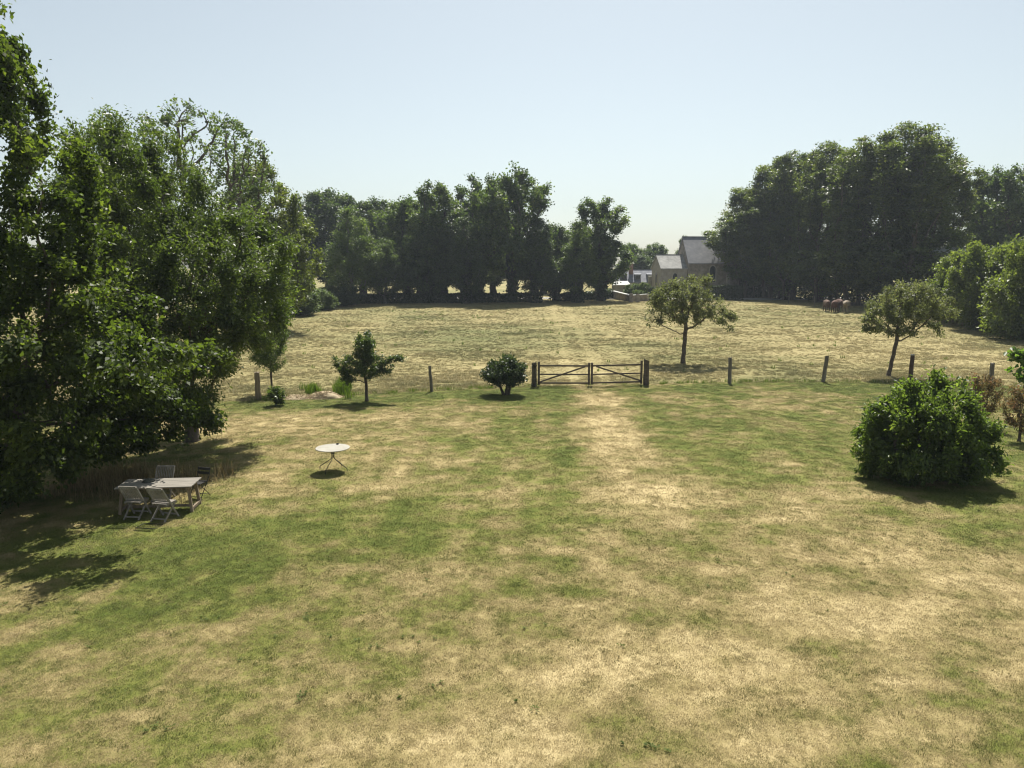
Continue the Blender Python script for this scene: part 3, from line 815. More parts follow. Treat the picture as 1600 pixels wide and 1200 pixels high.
m = make_tree_meshes('cherry', [(.4, -.2, 5.7, 4.0, 3.9, 2.9, .3), (1.4, -.4, 6.4, 2.9, 2.9, 2.6), (-1.6, 0, 8.6, 2.9, 3.0, 3.0), (-2.2, 0, 11, 1.5, 1.5, 1.4), (-.3, -1.0, 2.9, 2.5, 2.2, 1.5), (-.4, -1.2, 2.0, 2.2, 1.6, 1.0)],
            42, .22, 2.0, 1500, .34, .48, 112000, (.145, .052), .19, .9, .5, droop=.45, clump=1.0, leaf_r=.026, tip=.006)
tree('cherry_tree', 'big fine-leaved drooping tree between the nearest tree and the pasture', 'tree', m,
     (-12.1, 27.0, gh(-12.1, 27.0)), 0, (1, 1, 1), 'bark', 'leaf_fine')
m = make_tree_meshes('ash_l', [(0, 0, 8, 4, 4, 4.4, .3), (0, 0, 11.5, 3, 3, 3)], 43, .26, 3, 700, .4, .6, 42000, (.20, .085), .26, 1, .6, droop=.3, clump=1.0, leaf_r=.03)
p = at(192, 400, 38)
tree('ash_tree', 'feathery tree with pointed tips rising behind the two big trees on the left', 'tree', m,
     (p[0], 38, gh(p[0], 38)), 0, (.72, .72, (at(192, 190, 38)[2] - gh(p[0], 38)) / 14.3), 'bark', 'leaf_fine')
m = make_tree_meshes('open_oak', [(0, 0, 13.2, 6.0, 5.6, 6.6, .8), (0, 0, 13.2, 5.6, 5.2, 6.0, .5)], 44, .5, 7.0, 1100, .4, .5, 9500, (.25, .16), .20, 1, .7,
                     clump=1.4, leaf_r=.03, tip=.012, jit=.2)
p = at(318, 400, 58)
tree('oak_tree', 'open oak with a domed see-through crown of bare limbs against the sky', 'tree', m,
     (p[0], 58, gh(p[0], 58)), 1.0, (1.0, 1.0, (at(318, 152, 58)[2] - gh(p[0], 58)) / 19.9), 'bark', 'leaf_oak')
p = at(418, 400, 68)
m = make_tree_meshes('yellow', [(0, 0, 6.5, 4.8, 4.6, 5.2, .25), (-.6, 0, 11.5, 3.8, 3.8, 3.6), (-1.2, 0, 14.8, 2.4, 2.4, 2.0), (1.6, 0, 9.5, 3.0, 3, 2.6)],
            45, .36, 3, 700, .45, .65, 42000, (.26, .14), .30, .8, .8, droop=.15, clump=.9, leaf_r=.045)
tree('sycamore_tree', 'yellow-green full tree at the left corner of the pasture', 'tree', m,
     (p[0], 68, gh(p[0], 68)), 0, (1.0, 1.0, (at(418, 244, 68)[2] - gh(p[0], 68)) / 16.6), 'bark', 'leaf_yellow')
p = gp(425, 615)
m = make_tree_meshes('willow', [(0, 0, 2.3, 1.15, 1.1, 1.2), (.2, 0, 3.2, .8, .8, .7), (-.5, 0, 2.6, .7, .7, .7)], 46, .055, .9, 260, .16, .22, 8500, (.13, .038), .10, 1, .5,
            droop=.35, clump=.8, leaf_r=.02, tip=.004)
tree('willow_tree', 'slim young pale-leaved tree beside the brown stump post by the pasture', 'tree', m, p, 0, (1, 1, 1), 'bark', 'leaf_light')
p = gp(432, 634)
m = make_tree_meshes('sprout', [(0, 0, .5, .55, .5, .45)], 47, .02, .15, 60, .1, .14, 1500, (.13, .06), .07, clump=.5, leaf_r=.02)
tree('shrub', 'small leafy sucker shrub at the foot of the slim young tree', 'shrub', m, p, 0, (1, 1, 1), 'bark', 'leaf_fine')

# ------------------------------------------------------------------ small trees and shrubs of the garden
p = gp(573, 627)
m = make_tree_meshes('plum', [(0, 0, 1.9, .95, .9, .8), (0, 0, 2.7, .62, .6, .85), (-.75, 0, 1.75, .7, .5, .55), (.75, .1, 1.75, .6, .5, .5), (1.35, 0, 2.15, .55, .28, .16), (-1.25, 0, 2.0, .5, .3, .28), (-1.0, 0, 1.2, .35, .3, .4)],
            51, .075, .95, 420, .14, .2, 10500, (.115, .06), .085, .9, .7, droop=.2, clump=1.0, leaf_r=.022, tip=.004)
tree('plum_tree', 'small upright fruit tree with an outstretched side branch on the green lawn edge', 'tree', m, p, 0, (1, 1, 1), 'bark', 'leaf_plum')
p = gp(790, 617)
m = make_tree_meshes('camellia', [(0, 0, 1.15, 1.2, 1.1, .72, .3), (0, 0, 1.55, .85, .8, .52), (-.4, 0, 1.05, .9, .8, .5)],
            52, .07, .2, 420, .13, .19, 9500, (.13, .075), .10, .9, .8, clump=.7, leaf_r=.03, tip=.005,
            stems=[[(0, 0, 0), (0, 0, .25)], [(.12, .05, 0), (.2, .05, .3)], [(-.1, 0, 0), (-.22, 0, .3)], [(.02, -.1, 0), (.06, -.2, .28)]])
tree('camellia_bush', 'round dark glossy bush on short stems left of the gate', 'bush', m, p, 0, (1, 1, 1), 'bark', 'leaf_camellia')
p = gp(1067, 567)
m = make_tree_meshes('apple', [(0, 0, 3.9, 2.4, 2.3, 1.5), (.2, 0, 5.0, 1.5, 1.5, .75), (2.3, -.3, 3.3, 1.0, .8, .9), (-2.0, -.2, 3.1, .7, .7, .8), (2.8, -.4, 2.7, .5, .4, .7), (-2.4, -.3, 2.55, .35, .3, .75), (-1.2, 0, 4.2, 1.3, 1.3, 1), (1.2, 0, 5.2, .6, .6, .5), (-.9, 0, 5.3, .5, .5, .4)],
            53, .13, 2.35, 800, .2, .28, 13500, (.14, .075), .125, .9, .6, droop=.2, clump=1.7, leaf_r=.03, tip=.006, lean=(.1, 0))
tree('apple_tree', 'upright-trunked apple tree standing in the pasture in front of the church', 'tree', m, p, 0, (1.04, 1, 1.03), 'bark_apple', 'leaf_apple')
p = gp(1388, 588)
m = make_tree_meshes('apple2', [(.7, 0, 4.2, 2.2, 2.0, 1.3), (1.3, 0, 5.1, 1.3, 1.3, .7), (-.9, 0, 3.3, 1.2, 1.1, .9), (2.6, 0, 3.9, 1.2, 1.0, .8), (2.75, 0, 2.5, .35, .35, .35), (-1.4, 0, 3.0, .6, .6, .6), (.2, -.6, 2.9, 1.2, .8, .6)],
            54, .11, 2.15, 760, .2, .28, 12500, (.14, .08), .125, .9, .6, droop=.15, clump=1.7, leaf_r=.03, tip=.006, lean=(.32, 0))
tree('apple_tree', 'leaning apple tree in the pasture behind the big laurel bush', 'tree', m, p, 0, (1, 1, 1), 'bark_apple', 'leaf_apple')
p = gp(1443, 748)
m = make_tree_meshes('laurel', [(0, 0, 1.2, 2.15, 1.7, 1.15, .4), (-.1, 0, 2.0, 1.7, 1.4, .95, .3), (.3, .1, 2.3, 1.2, 1.1, .65), (-1.3, 0, .7, .8, 1.0, .65), (1.4, 0, .9, .75, 1.0, .8), (0, -.5, .6, 1.9, 1.2, .55), (-.9, 0, 2.75, .22, .22, .4), (.1, .1, 3.0, .25, .25, .35), (.9, 0, 2.8, .2, .2, .4), (1.5, .1, 2.0, .3, .3, .4), (-1.7, 0, 1.7, .3, .3, .45)],
            55, .09, .4, 900, .17, .24, 36000, (.135, .055), .11, .9, .9, clump=.6, leaf_r=.035, tip=.006, parts=2, droop=.05,
            stems=[[(0, 0, 0), (0, 0, .3)], [(.5, .2, 0), (.6, .2, .4)], [(-.5, 0, 0), (-.6, 0, .4)], [(.9, -.3, 0), (1.0, -.35, .4)], [(-.9, -.3, 0), (-1.0, -.35, .4)]])
tree('laurel_bush', 'big bright-topped glossy bush on the lawn at the right', 'bush', m, p, 0, (1.02, 1, 1.04), 'bark', 'leaf_laurel')
p = gp(1592, 690)
m = make_tree_meshes('smoke', [(0, 0, 1.2, .75, .7, .75), (-.45, 0, 1.6, .5, .5, .6), (.4, 0, 1.7, .6, .5, .5)], 56, .05, .3, 260, .13, .18, 4000, (.085, .045), .08, 1, .5, clump=.9, leaf_r=.02, tip=.004)
tree('smoke_bush', 'reddish-brown small shrub at the right picture edge behind the laurel', 'shrub', m, p, 0, (1, 1, 1), 'bark', 'leaf_red')
p = gp(1535, 668)
tree('smoke_bush', 'reddish-brown wispy shrub touching the back of the big laurel bush', 'shrub', m, p, 2.0, (.8, .8, .98), 'bark', 'leaf_red')
p = gp(1600, 664)
m = make_tree_meshes('fig', [(0, 0, 2.3, .8, .6, .4), (-.5, 0, 2.8, .45, .45, .3), (.3, 0, 1.5, .5, .45, .6)], 57, .045, 1.1, 70, .2, .25, 520, (.24, .16), .14, .8, .8, clump=.7, leaf_r=.03, parts=2)
tree('fig_tree', 'large-leaved light green sapling at the right picture edge beside a fence post', 'tree', m, p, 0, (1, 1, 1), 'bark', 'leaf_fig')

# ------------------------------------------------------------------ hedges
def hedge(name, label, pts, width, height, n, leaf, mat, seed, top_var=.2):
    P = np.array(pts, float); seg = np.linalg.norm(np.diff(P[:, :2], axis=0), axis=1); cum = np.concatenate([[0], np.cumsum(seg)])
    def samp(n_, rg):
        s = rg.random(n_) * cum[-1]
        x = np.interp(s, cum, P[:, 0]); y = np.interp(s, cum, P[:, 1])
        k = np.clip(np.searchsorted(cum, s) - 1, 0, len(seg) - 1)
        d = unit((P[k + 1] - P[k])[:, :2]); nrm = np.stack([-d[:, 1], d[:, 0]], -1)
        hh = height * (1 + top_var * (fbm(s * .4 + seed, s * 0 + 3, 3) - .5) * 2)
        face = rg.random(n_); a = rg.uniform(-1, 1, n_)
        wv = np.where(face < .4, a, np.sign(a)) * width / 2
        zz = np.where(face < .4, 1.0, rg.random(n_)) * hh
        wv = wv + rg.normal(0, .07, n_); zz = np.maximum(.08, zz + rg.normal(0, .07, n_))
        pos = np.stack([x + nrm[:, 0] * wv, y + nrm[:, 1] * wv, ground_h(x, y) + zz], -1)
        o = np.stack([nrm[:, 0] * np.sign(a), nrm[:, 1] * np.sign(a), (face < .4) * 1.0], -1)
        return pos, o
    t = thing(name, label, 'hedge')
    link('foliage', leaf_mass(name, samp, n, leaf, seed), t, M[mat])
    b = MB()
    for i in range(len(P) - 1):
        L = seg[i]; c = max(1, int(L / 1.2))
        for j in range(c):
            q = P[i] + (P[i + 1] - P[i]) * ((j + .5) / c)
            z = gh(q[0], q[1]); b.tube([(q[0], q[1], z - .05), (q[0] + random.uniform(-.1, .1), q[1], z + height * .7)], [.04, .015], 5)
    b.build('stems', M['bark'], t)['kind'] = 'stuff'
    return t

hl = [gp(x_, y_)[:2] for x_, y_ in ((556, 474), (640, 473.5), (720, 473), (832, 471.5))]
hedge('field_hedge', 'long low dark hedge below the far row of tall trees', [(*q, 0) for q in hl], 1.3, 1.15, 15000, (.26, .18), 'leaf_hedge', 61)
hl = [gp(x_, y_)[:2] for x_, y_ in ((876, 470.5), (915, 468.5), (956, 466.5))]
hedge('field_hedge', 'short low dark hedge between the lane opening and the churchyard wall', [(*q, 0) for q in hl], 1.2, 1.0, 6000, (.26, .18), 'leaf_hedge', 62)
hl = [gp(x_, y_)[:2] for x_, y_ in ((1009, 468.5), (1040, 468))]
hedge('clipped_hedge', 'neat dark clipped hedge at the corner of the churchyard wall', [(*q, 0) for q in hl], 1.2, 1.75, 4500, (.16, .11), 'leaf_hedge', 63, .05)
hl = [gp(x_, y_)[:2] for x_, y_ in ((1108, 468.5), (1160, 469))]
hedge('clipped_hedge', 'black-green hedge below the church nave wall beside the apple tree', [(*q, 0) for q in hl], 1.3, 1.9, 5500, (.18, .12), 'leaf_hedge', 64, .25)
hl = [gp(x_, y_)[:2] for x_, y_ in ((1165, 471), (1230, 473), (1300, 478), (1370, 486), (1440, 492))]
hl = [(q[0] + 4, q[1] + 17) for q in hl]
hedge('gap_darkening_hedge', 'dense dark hedge added behind the beech trunks to darken the gaps', [(*q, 0) for q in hl], 2.0, 3.6, 16000, (.34, .22), 'leaf_hedge', 65, .3)  # added behind the trunks so the bright field between them goes dark

# far lane behind the hedge gap
lane = MB()
a_, b_ = gp(838, 467.5), gp(874, 466.5)
X0, X1, Y0 = a_[0], b_[0], a_[1]
for i in range(10):
    q0 = (X0 - 30 + i * 10); q1 = q0 + 10
    lane.add([(q0, Y0 + 1, gh(q0, Y0 + 1) + .03), (q1, Y0 + 1, gh(q1, Y0 + 1) + .03), (q1, Y0 + 7.5, gh(q1, Y0 + 7.5) + .03), (q0, Y0 + 7.5, gh(q0, Y0 + 7.5) + .03)], [(0, 1, 2, 3)])
M['lane'] = surf('lane', [(.3, (.28, .27, .25)), (.7, (.40, .39, .36))], 1.5, .9, 6, .3)
lane.build('lane', M['lane'])['kind'] = 'structure'
# ------------------------------------------------------------------ church
def gable_house(parent, L, Wd, eave, ridge, wall_mat, roof_mat, flare=.35, over=.3, x0=0.0):
    """box with a gabled, bell-cast roof; long axis x, from x0 to x0+L, centred on y"""
    b = MB(); hw_ = Wd / 2
    prof = [(-hw_, 0), (-hw_, eave), (0, ridge - .12), (hw_, eave), (hw_, 0)]
    v = [(x, y, z) for x in (x0, x0 + L) for y, z in prof]
    b.add(v, [(0, 1, 2, 3, 4), (9, 8, 7, 6, 5), (0, 5, 6, 1), (1, 6, 7, 2), (2, 7, 8, 3), (3, 8, 9, 4)])
    b.build('wall', wall_mat, parent)
    t = .16
    for s in (-1, 1):
        pr = [(0, ridge), (hw_ * .9 * s, ridge - (ridge - eave) * .895), ((hw_ + over * .6) * s, eave - (ridge - eave) * .045)]
        m_ = MB(); up = []; lo = []
        for x in (x0 - .22, x0 + L + .22):
            up += [(x, y, z + t) for y, z in pr]; lo += [(x, y, z) for y, z in pr]
        v = up + lo
        f = []
        for i in range(2):
            f += [(i, i + 1, i + 4, i + 3), (i + 6, i + 9, i + 10, i + 7)]
        f += [(2, 8, 11, 5), (0, 3, 9, 6), (0, 6, 7, 1), (1, 7, 8, 2), (3, 4, 10, 9), (4, 5, 11, 10)]
        m_.add(v, f)
        r_ = m_.build('roof_slope', roof_mat, parent)
    rc = MB().box((x0 + L / 2, 0, ridge + t + .0), (L + .46, .26, .07)); rc.build('ridge_cap', M['slate'], parent)

def arch_window(parent, x, y, z, wd, ht, mat_frame, axis='y', sgn=-1):
    """arched dark window with a stone surround, on a wall facing sgn along the axis"""
    def ring(w_, h_):
        pts = [(-w_ / 2, 0), (w_ / 2, 0)]
        for k_ in range(9):
            t = math.pi * k_ / 8; pts.append((w_ / 2 * math.cos(t), h_ - w_ / 2 + w_ / 2 * math.sin(t) * 1.25))
        return pts
    def put(pts, dep0, dep1):
        b = MB(); n_ = len(pts)
        def P(u, v, d): return (x + u, y + sgn * d, z + v) if axis == 'y' else (x + sgn * d, y + u, z + v)
        v = [P(u, v_, dep1) for u, v_ in pts] + [P(u, v_, dep0) for u, v_ in pts]
        b.add(v, [tuple(range(n_)), tuple(range(2 * n_ - 1, n_ - 1, -1))] + [(i, i + n_, (i + 1) % n_ + n_, (i + 1) % n_) for i in range(n_)])
        return b
    o = put(ring(wd + .35, ht + .3), -.05, .06).build('window', mat_frame, parent)
    put([(u, v_ + .12) for u, v_ in ring(wd, ht)], .0, .075).build('pane', M['glass_dark'], o)
    return o

CY = 124.0
cl_ = at(1034, 420, CY)                       # left end of the chancel's near eave
ang = R(4)
base_z = gh(cl_[0], CY) - .2
church = thing('church', 'old grey stone country church with a pale slate chancel and a taller nave', 'church', (cl_[0], CY, base_z), ang)
# chancel: eave 6.0, ridge 8.6 ; nave eave 7.2, ridge 11.6
e1 = at(1036, 420, CY)[2] - base_z; r1 = at(1026, 399, CY + 2.5)[2] - base_z
e2 = at(1085, 411, CY)[2] - base_z; r2 = at(1075, 371, CY + 3)[2] - base_z
ch = bpy.data.objects.new('chancel', None); C.objects.link(ch); ch.parent = church; ch.location = (0, 3.2, 0)
gable_house(ch, 4.4, 6.4, e1, r1, M['stone_light'], M['slate_pale'])
nv = bpy.data.objects.new('nave', None); C.objects.link(nv); nv.parent = church; nv.location = (4.4, 2.9, 0)
gable_house(nv, 17, 7.6, e2, r2, M['stone'], M['slate'])
arch_window(ch, 0, 0.0, e1 * .42, .7, 2.0, M['stone_light'], 'x', -1)
arch_window(ch, 2.3, -3.2, e1 * .42, .7, 1.9, M['stone_light'])
for xx in (4.0, 9.0, 13.5):
    arch_window(nv, xx, -3.8, e2 * .45, .95, 2.5, M['stone_light'])
for (par_, xx, yy, hh_) in ((ch, -.25, -3.3, e1 * .72), (ch, -.25, 3.3, e1 * .72), (nv, 6.6, -4.1, e2 * .7), (nv, 11.4, -4.1, e2 * .7)):
    MB().box((xx, yy, hh_ / 2), (.6, .75, hh_), .8).build('buttress', M['stone_light'], par_)

# ------------------------------------------------------------------ cottage beyond the wall
HY = 140.0
hz_ = gh(20, HY)
p0 = at(958, 440, HY); p1 = at(1026, 440, HY)
cot = thing('cottage', 'long low cottage with a pale blue slate roof beside the church', 'house', (p0[0], HY, hz_), R(-4))
Lc = p1[0] - p0[0]
ev = at(960, 441, HY)[2] - hz_; rg_ = at(960, 422.5, HY + 3)[2] - hz_
gable_house(cot, Lc, 6.4, ev, rg_, M['render_wall'], M['slate_house'], over=.35)
cx_ = at(985, 420, HY)[0] - p0[0]
ck = MB().box((cx_, -.9, rg_ + .3), (.75, .75, 2.6)); ck = ck.build('chimney', M['brick'], cot)
MB().box((cx_, -.9, rg_ + 1.68), (.95, .95, .16)).build('chimney_cap', M['stone_light'], ck)
for pxx, lit in ((973, 0), (994, 0), (1013, 1)):
    xx = at(pxx, 430, HY)[0] - p0[0]
    fr_ = MB().box((xx, -2.35, ev + (rg_ - ev) * .46), (1.1, 1.1, .8)).build('dormer', M['slate_house'], cot)
    MB().box((xx, -2.93, ev + (rg_ - ev) * .46), (.8, .06, .55)).build('pane', M['glass_sky' if lit else 'glass_dark'], fr_)
    MB().add([(xx - .65, -3.05, ev + (rg_ - ev) * .46 + .405), (xx + .65, -3.05, ev + (rg_ - ev) * .46 + .405), (xx + .65, -1.2, ev + (rg_ - ev) * .46 + .60), (xx - .65, -1.2, ev + (rg_ - ev) * .46 + .60),
              (xx - .65, -3.05, ev + (rg_ - ev) * .46 + .50), (xx + .65, -3.05, ev + (rg_ - ev) * .46 + .50), (xx + .65, -1.2, ev + (rg_ - ev) * .46 + .70), (xx - .65, -1.2, ev + (rg_ - ev) * .46 + .70)],
             [(3, 2, 1, 0), (4, 5, 6, 7), (0, 1, 5, 4), (1, 2, 6, 5), (2, 3, 7, 6), (3, 0, 4, 7)]).build('dormer_roof', M['slate_house'], fr_)
for xx in (1.6, 4.2, 6.6):
    wo = MB().box((xx, -3.22, 1.5), (.95, .1, 1.2)).build('window', M['paint_white'], cot)
    MB().box((xx, -3.28, 1.5), (.75, .06, 1.0)).build('pane', M['glass_dark'], wo)
# white-roofed shed in front of it
SY = 128.0
q0 = at(959, 446, SY); q1 = at(984, 446, SY); sz0 = gh(q0[0], SY)
sh = thing('garden_shed', 'small shed with a bright white lean-to roof in front of the cottage', 'shed', (q0[0], SY, sz0))
he = q0[2] - sz0; hr = at(965, 440, SY + 2.2)[2] - sz0; Ls = q1[0] - q0[0]
MB().box((Ls / 2, 1.2, he / 2), (Ls, 2.4, he)).build('wall', M['stone_light'], sh)
MB().add([(-.2, -.25, he), (Ls + .2, -.25, he), (Ls, 2.6, hr), (.25, 2.6, hr), (-.2, -.25, he + .1), (Ls + .2, -.25, he + .1), (Ls, 2.6, hr + .1), (.25, 2.6, hr + .1)],
         [(3, 2, 1, 0), (4, 5, 6, 7), (0, 1, 5, 4), (1, 2, 6, 5), (2, 3, 7, 6), (3, 0, 4, 7)]).build('roof', M['zinc'], sh)
MB().box((Ls * .75, -.03, he * .42), (.8, .06, he * .8)).build('door', M['wood_post'], sh)

# churchyard wall
wp = [gp(957, 466.5), gp(985, 471), gp(1012, 470)]
yw = thing('churchyard_wall', 'grey stone churchyard wall with pale coping beside the church', 'wall')
for a_, b_, ha, hb in ((wp[0], wp[1], 1.15, .8), (wp[1], wp[2], .8, .9)):
    d = b_ - a_; n_ = max(1, int(np.linalg.norm(d[:2]) / 2.2))
    nr_ = np.array([-d[1], d[0]]) / np.linalg.norm(d[:2]) * .2
    for i in range(n_):
        t0, t1 = i / n_, (i + 1) / n_ - .002
        A = a_ + d * t0; B = a_ + d * t1; h0 = ha + (hb - ha) * t0; h1 = ha + (hb - ha) * t1
        za, zb = gh(A[0], A[1]), gh(B[0], B[1])
        def slab(lo0, hi0, lo1, hi1, kx):
            v = [(A[0] - nr_[0] * kx, A[1] - nr_[1] * kx, lo0), (B[0] - nr_[0] * kx, B[1] - nr_[1] * kx, lo1), (B[0] + nr_[0] * kx, B[1] + nr_[1] * kx, lo1), (A[0] + nr_[0] * kx, A[1] + nr_[1] * kx, lo0),
                 (A[0] - nr_[0] * kx, A[1] - nr_[1] * kx, hi0), (B[0] - nr_[0] * kx, B[1] - nr_[1] * kx, hi1), (B[0] + nr_[0] * kx, B[1] + nr_[1] * kx, hi1), (A[0] + nr_[0] * kx, A[1] + nr_[1] * kx, hi0)]
            return MB().add(v, [(3, 2, 1, 0), (4, 5, 6, 7), (0, 1, 5, 4), (1, 2, 6, 5), (2, 3, 7, 6), (3, 0, 4, 7)])
        slab(za - .1, za + h0, zb - .1, zb + h1, 1).build('stonework', M['stone'], yw)
        slab(za + h0 + .002, za + h0 + .12, zb + h1 + .002, zb + h1 + .12, 1.35).build('coping_slab', M['zinc'], yw)
for pxx, hh_ in ((985.5, 1.25), (996, 1.15)):
    g_ = gp(pxx, 472)
    MB().box((g_[0], g_[1] - .1, g_[2] + hh_ / 2), (.5, .5, hh_), .92).build('pier', M['stone'], yw)
for pxx, top_, hw_, Y_, rz_, lab in ((990, 443, 14, 121, .5, 'round dark garden bush behind the churchyard wall'), (1010, 441, 11, 120, 1.9, 'lighter garden bush tight against the church gable')):
    far_tree('garden_bush', lab, 'bush', 'leaf_oak', pxx, top_, hw_, Y_, rz_, cat='bush')
g_ = gp(970, 461)
far_tree('garden_bush', 'low bush in front of the white-roofed shed', 'bush', 'leaf_light', 1000, 453, 10, 116, 3.0, cat='bush')
far_tree('garden_bush', 'dark bush at the left end of the churchyard wall', 'bush', 'leaf_dark', 950, 450, 12, 122, 1.0, cat='bush')

# gravestones by the nave
gs = MB().box((0, 0, .5), (.62, .14, 1.0)).lathe([(.31, 0), (.31, .001)], 12, (0, 0, 1.0)); 
k_ = 0
for pxx, pyy, hh_ in ((1121, 466, 1.3), (1142, 466.5, 1.0)):
    g_ = gp(pxx, pyy); g_ = np.array((g_[0], g_[1] + 4, gh(g_[0], g_[1] + 4)))
    t = thing('gravestone', ('taller' if k_ == 0 else 'shorter') + ' pale gravestone behind the hedge by the nave wall', 'gravestone', g_, .2 * k_, 'gravestones by the nave')
    b = MB(); w_ = .35
    pr = [(-w_, 0), (w_, 0), (w_, hh_ + .6)] + [(w_ * math.cos(a), hh_ + .6 + w_ * math.sin(a)) for a in (.5, 1.05, 1.57, 2.09, 2.64)] + [(-w_, hh_ + .6)]
    n_ = len(pr)
    b.add([(u, -.08, v_) for u, v_ in pr] + [(u, .08, v_) for u, v_ in pr], [tuple(range(n_)), tuple(range(2 * n_ - 1, n_ - 1, -1))] + [(i, i + n_, (i + 1) % n_ + n_, (i + 1) % n_) for i in range(n_)])
    b.build('slab', M['stone_light'], t); MB().box((0, 0, .1), (1.0, .4, .2)).build('plinth', M['stone'], t); k_ += 1

# corrugated shed on the right
BY = 92.0
q0 = at(1470, 392, BY); q1 = at(1545, 392, BY); bz = gh(q0[0], BY)
bs = thing('farm_shed', 'farm shed with a pale corrugated roof showing above the hazel hedge', 'shed', (q0[0], BY, bz))
he = at(1490, 396, BY)[2] - bz; hr = at(1490, 388.5, BY + 3)[2] - bz; Lb = q1[0] - q0[0]
MB().box((Lb / 2, 2.5, he / 2), (Lb, 5, he)).build('wall', M['wood_post'], bs)
nr_ = int(Lb / .17); pv = []; pf = []
for i in range(nr_ + 1):
    x = Lb * i / nr_; z = .035 * (i % 2)
    pv += [(x, -.3, he + z), (x, 3.2, hr + z), (x, 5.4, he + z)]
for i in range(nr_):
    a_ = i * 3; pf += [(a_, a_ + 3, a_ + 4, a_ + 1), (a_ + 1, a_ + 4, a_ + 5, a_ + 2)]
m_ = bpy.data.meshes.new('roof'); m_.from_pydata(pv, [], pf); m_.update()
ro = link('roof', m_, bs, M['zinc']); so = ro.modifiers.new('thick', 'SOLIDIFY'); so.thickness = .03
MB().box((Lb / 2, 3.2, hr + .09), (Lb, .5, .06)).build('ridge_cap', M['zinc'], bs)

# ------------------------------------------------------------------ gate and posts
gL = np.array((gp(840.5, 605)[0], 38.95)); gR = np.array((gp(1003.5, 602)[0], 39.4))
mid_ = (gL + gR) / 2
def gate_leaf(label, A, B, flip):
    """hinge at A, meeting stile at B"""
    d = B - A; L = np.linalg.norm(d); rz = math.atan2(d[1], d[0])
    z = gh(A[0], A[1])
    t = thing('gate', label, 'gate', (A[0], A[1], z), rz, 'leaves of the field gate')
    H = 1.2; s0 = .05; dz = .0
    MB().box((.055, 0, .08 + H / 2 + .03), (.11, .09, H + .06)).build('hinge_stile', M['wood_gate'], t, bevel=.008)
    MB().box((L - .06, 0, .06 + H / 2), (.11, .09, H)).build('meeting_stile', M['wood_gate'], t, bevel=.008)
    sag = -.04
    for zz, th in ((1.13, .085), (.66, .075), (.19, .085)):
        MB().beam((.112, 0, zz), (L - .117, 0, zz + sag), .05, th).build('rail', M['wood_gate'], t, bevel=.006)
    MB().beam((.12, -.055 * flip, .26), (L - .28, -.055 * flip, 1.06), .04, .08).build('brace', M['wood_gate'], t, bevel=.006)
    MB().beam((L * .36, .034, .2), (L * .36, .034, .62), .012, .02, (0, 1, 0)).build('wire', M['galvanised'], t)
    return t
gate_leaf('left leaf of the dark timber double field gate', gL, mid_ - (gR - gL) / np.linalg.norm(gR - gL) * .02, 1)
gate_leaf('right leaf of the dark timber double field gate', gR, mid_ + (gR - gL) / np.linalg.norm(gR - gL) * .02, -1)

def post(label, x, y, h, wd, mat, lean=(0, 0), group='fence posts between lawn and pasture', slant=0.0, knobs=False, name='fence_post', cap=None):
    z = gh(x, y)
    t = thing(name, label, 'post', (x, y, z - .05), random.uniform(-.3, .3) if not slant else 0, group)
    b = MB(); k = 9; rgp = np.random.default_rng(int(abs(x * 131 + y * 17)))
    rad = wd / 2 * rgp.uniform(.85, 1.12, k)
    rings = 7; n0 = 0
    for i in range(rings):
        f_ = i / (rings - 1)
        for j in range(k):
            a = 2 * math.pi * j / k
            rr = rad[j] * (1.05 - .12 * f_) * rgp.uniform(.95, 1.05)
            xx = rr * math.cos(a); yy = rr * math.sin(a)
            zz = h * f_ + (.05 * rgp.uniform(-1, 1) * wd * 3 if i == rings - 1 else 0)
            if i == rings - 1 and slant: zz += -slant * (xx / wd + .5)
            b.v.append((xx + lean[0] * f_ + .01 * math.sin(i * 2 + x), yy + lean[1] * f_, zz))
    for i in range(rings - 1):
        for j in range(k):
            b.f.append((i * k + j, i * k + (j + 1) % k, (i + 1) * k + (j + 1) % k, (i + 1) * k + j))
    b.f.append(tuple((rings - 1) * k + j for j in range(k)))
    b.build('shaft', M[mat], t)
    if knobs:
        def iv(n, rg):
            a = rg.uniform(0, 6.28, n); zz = rg.random(n) * h * 1.05
            rr = wd * .55 + rg.normal(0, .02, n) + .05 * np.sin(zz * 8)
            o = np.stack([np.cos(a), np.sin(a), np.zeros(n)], -1); return o * rr[:, None] + np.array([0, 0, 1]) * zz[:, None], o
        mm = leaf_mass('ivy', iv, 260, (.07, .055), 77); link('ivy', mm, t, M['leaf_ivy'])
    if cap:
        MB().lathe([(wd * .47, h + .01), (wd * .47, h + .05), (wd * .3, h + .07)], 9, (lean[0], lean[1], 0)).build('cap', M[cap], t)
    return t
post('thick ivy-knotted gate post at the left end of the field gate', gL[0] - .19, gL[1] - .02, 1.33, .27, 'wood_gate', knobs=True, name='gate_post', group='posts of the field gate')
post('tall slant-topped gate post at the right end of the field gate', gR[0] + .20, gR[1] - .02, 1.5, .30, 'wood_gate', slant=.16, name='gate_post', group='posts of the field gate')
p = gp(675, 612); post('lone thin fence post between the small fruit tree and the round bush', p[0], p[1], 1.38, .16, 'wood_post', (-.1, 0))
p = gp(1140, 599); post('grey fence post below the upright apple tree', p[0], p[1], 1.48, .19, 'wood_post', (-.03, 0))
p = gp(1286, 597); post('grey fence post tilting right, midway between the two apple trees', p[0], p[1], 1.52, .20, 'wood_post', (.12, 0))
p = gp(1422, 599); post('brown pale-capped fence post half hidden behind the laurel bush', p[0], p[1], 1.6, .25, 'wood_post_brown', (0, 0), cap='paint_white')
p = gp(1546, 610); post('grey fence post at the far right behind the laurel bush', p[0], p[1], 1.5, .21, 'wood_post', (.02, 0))
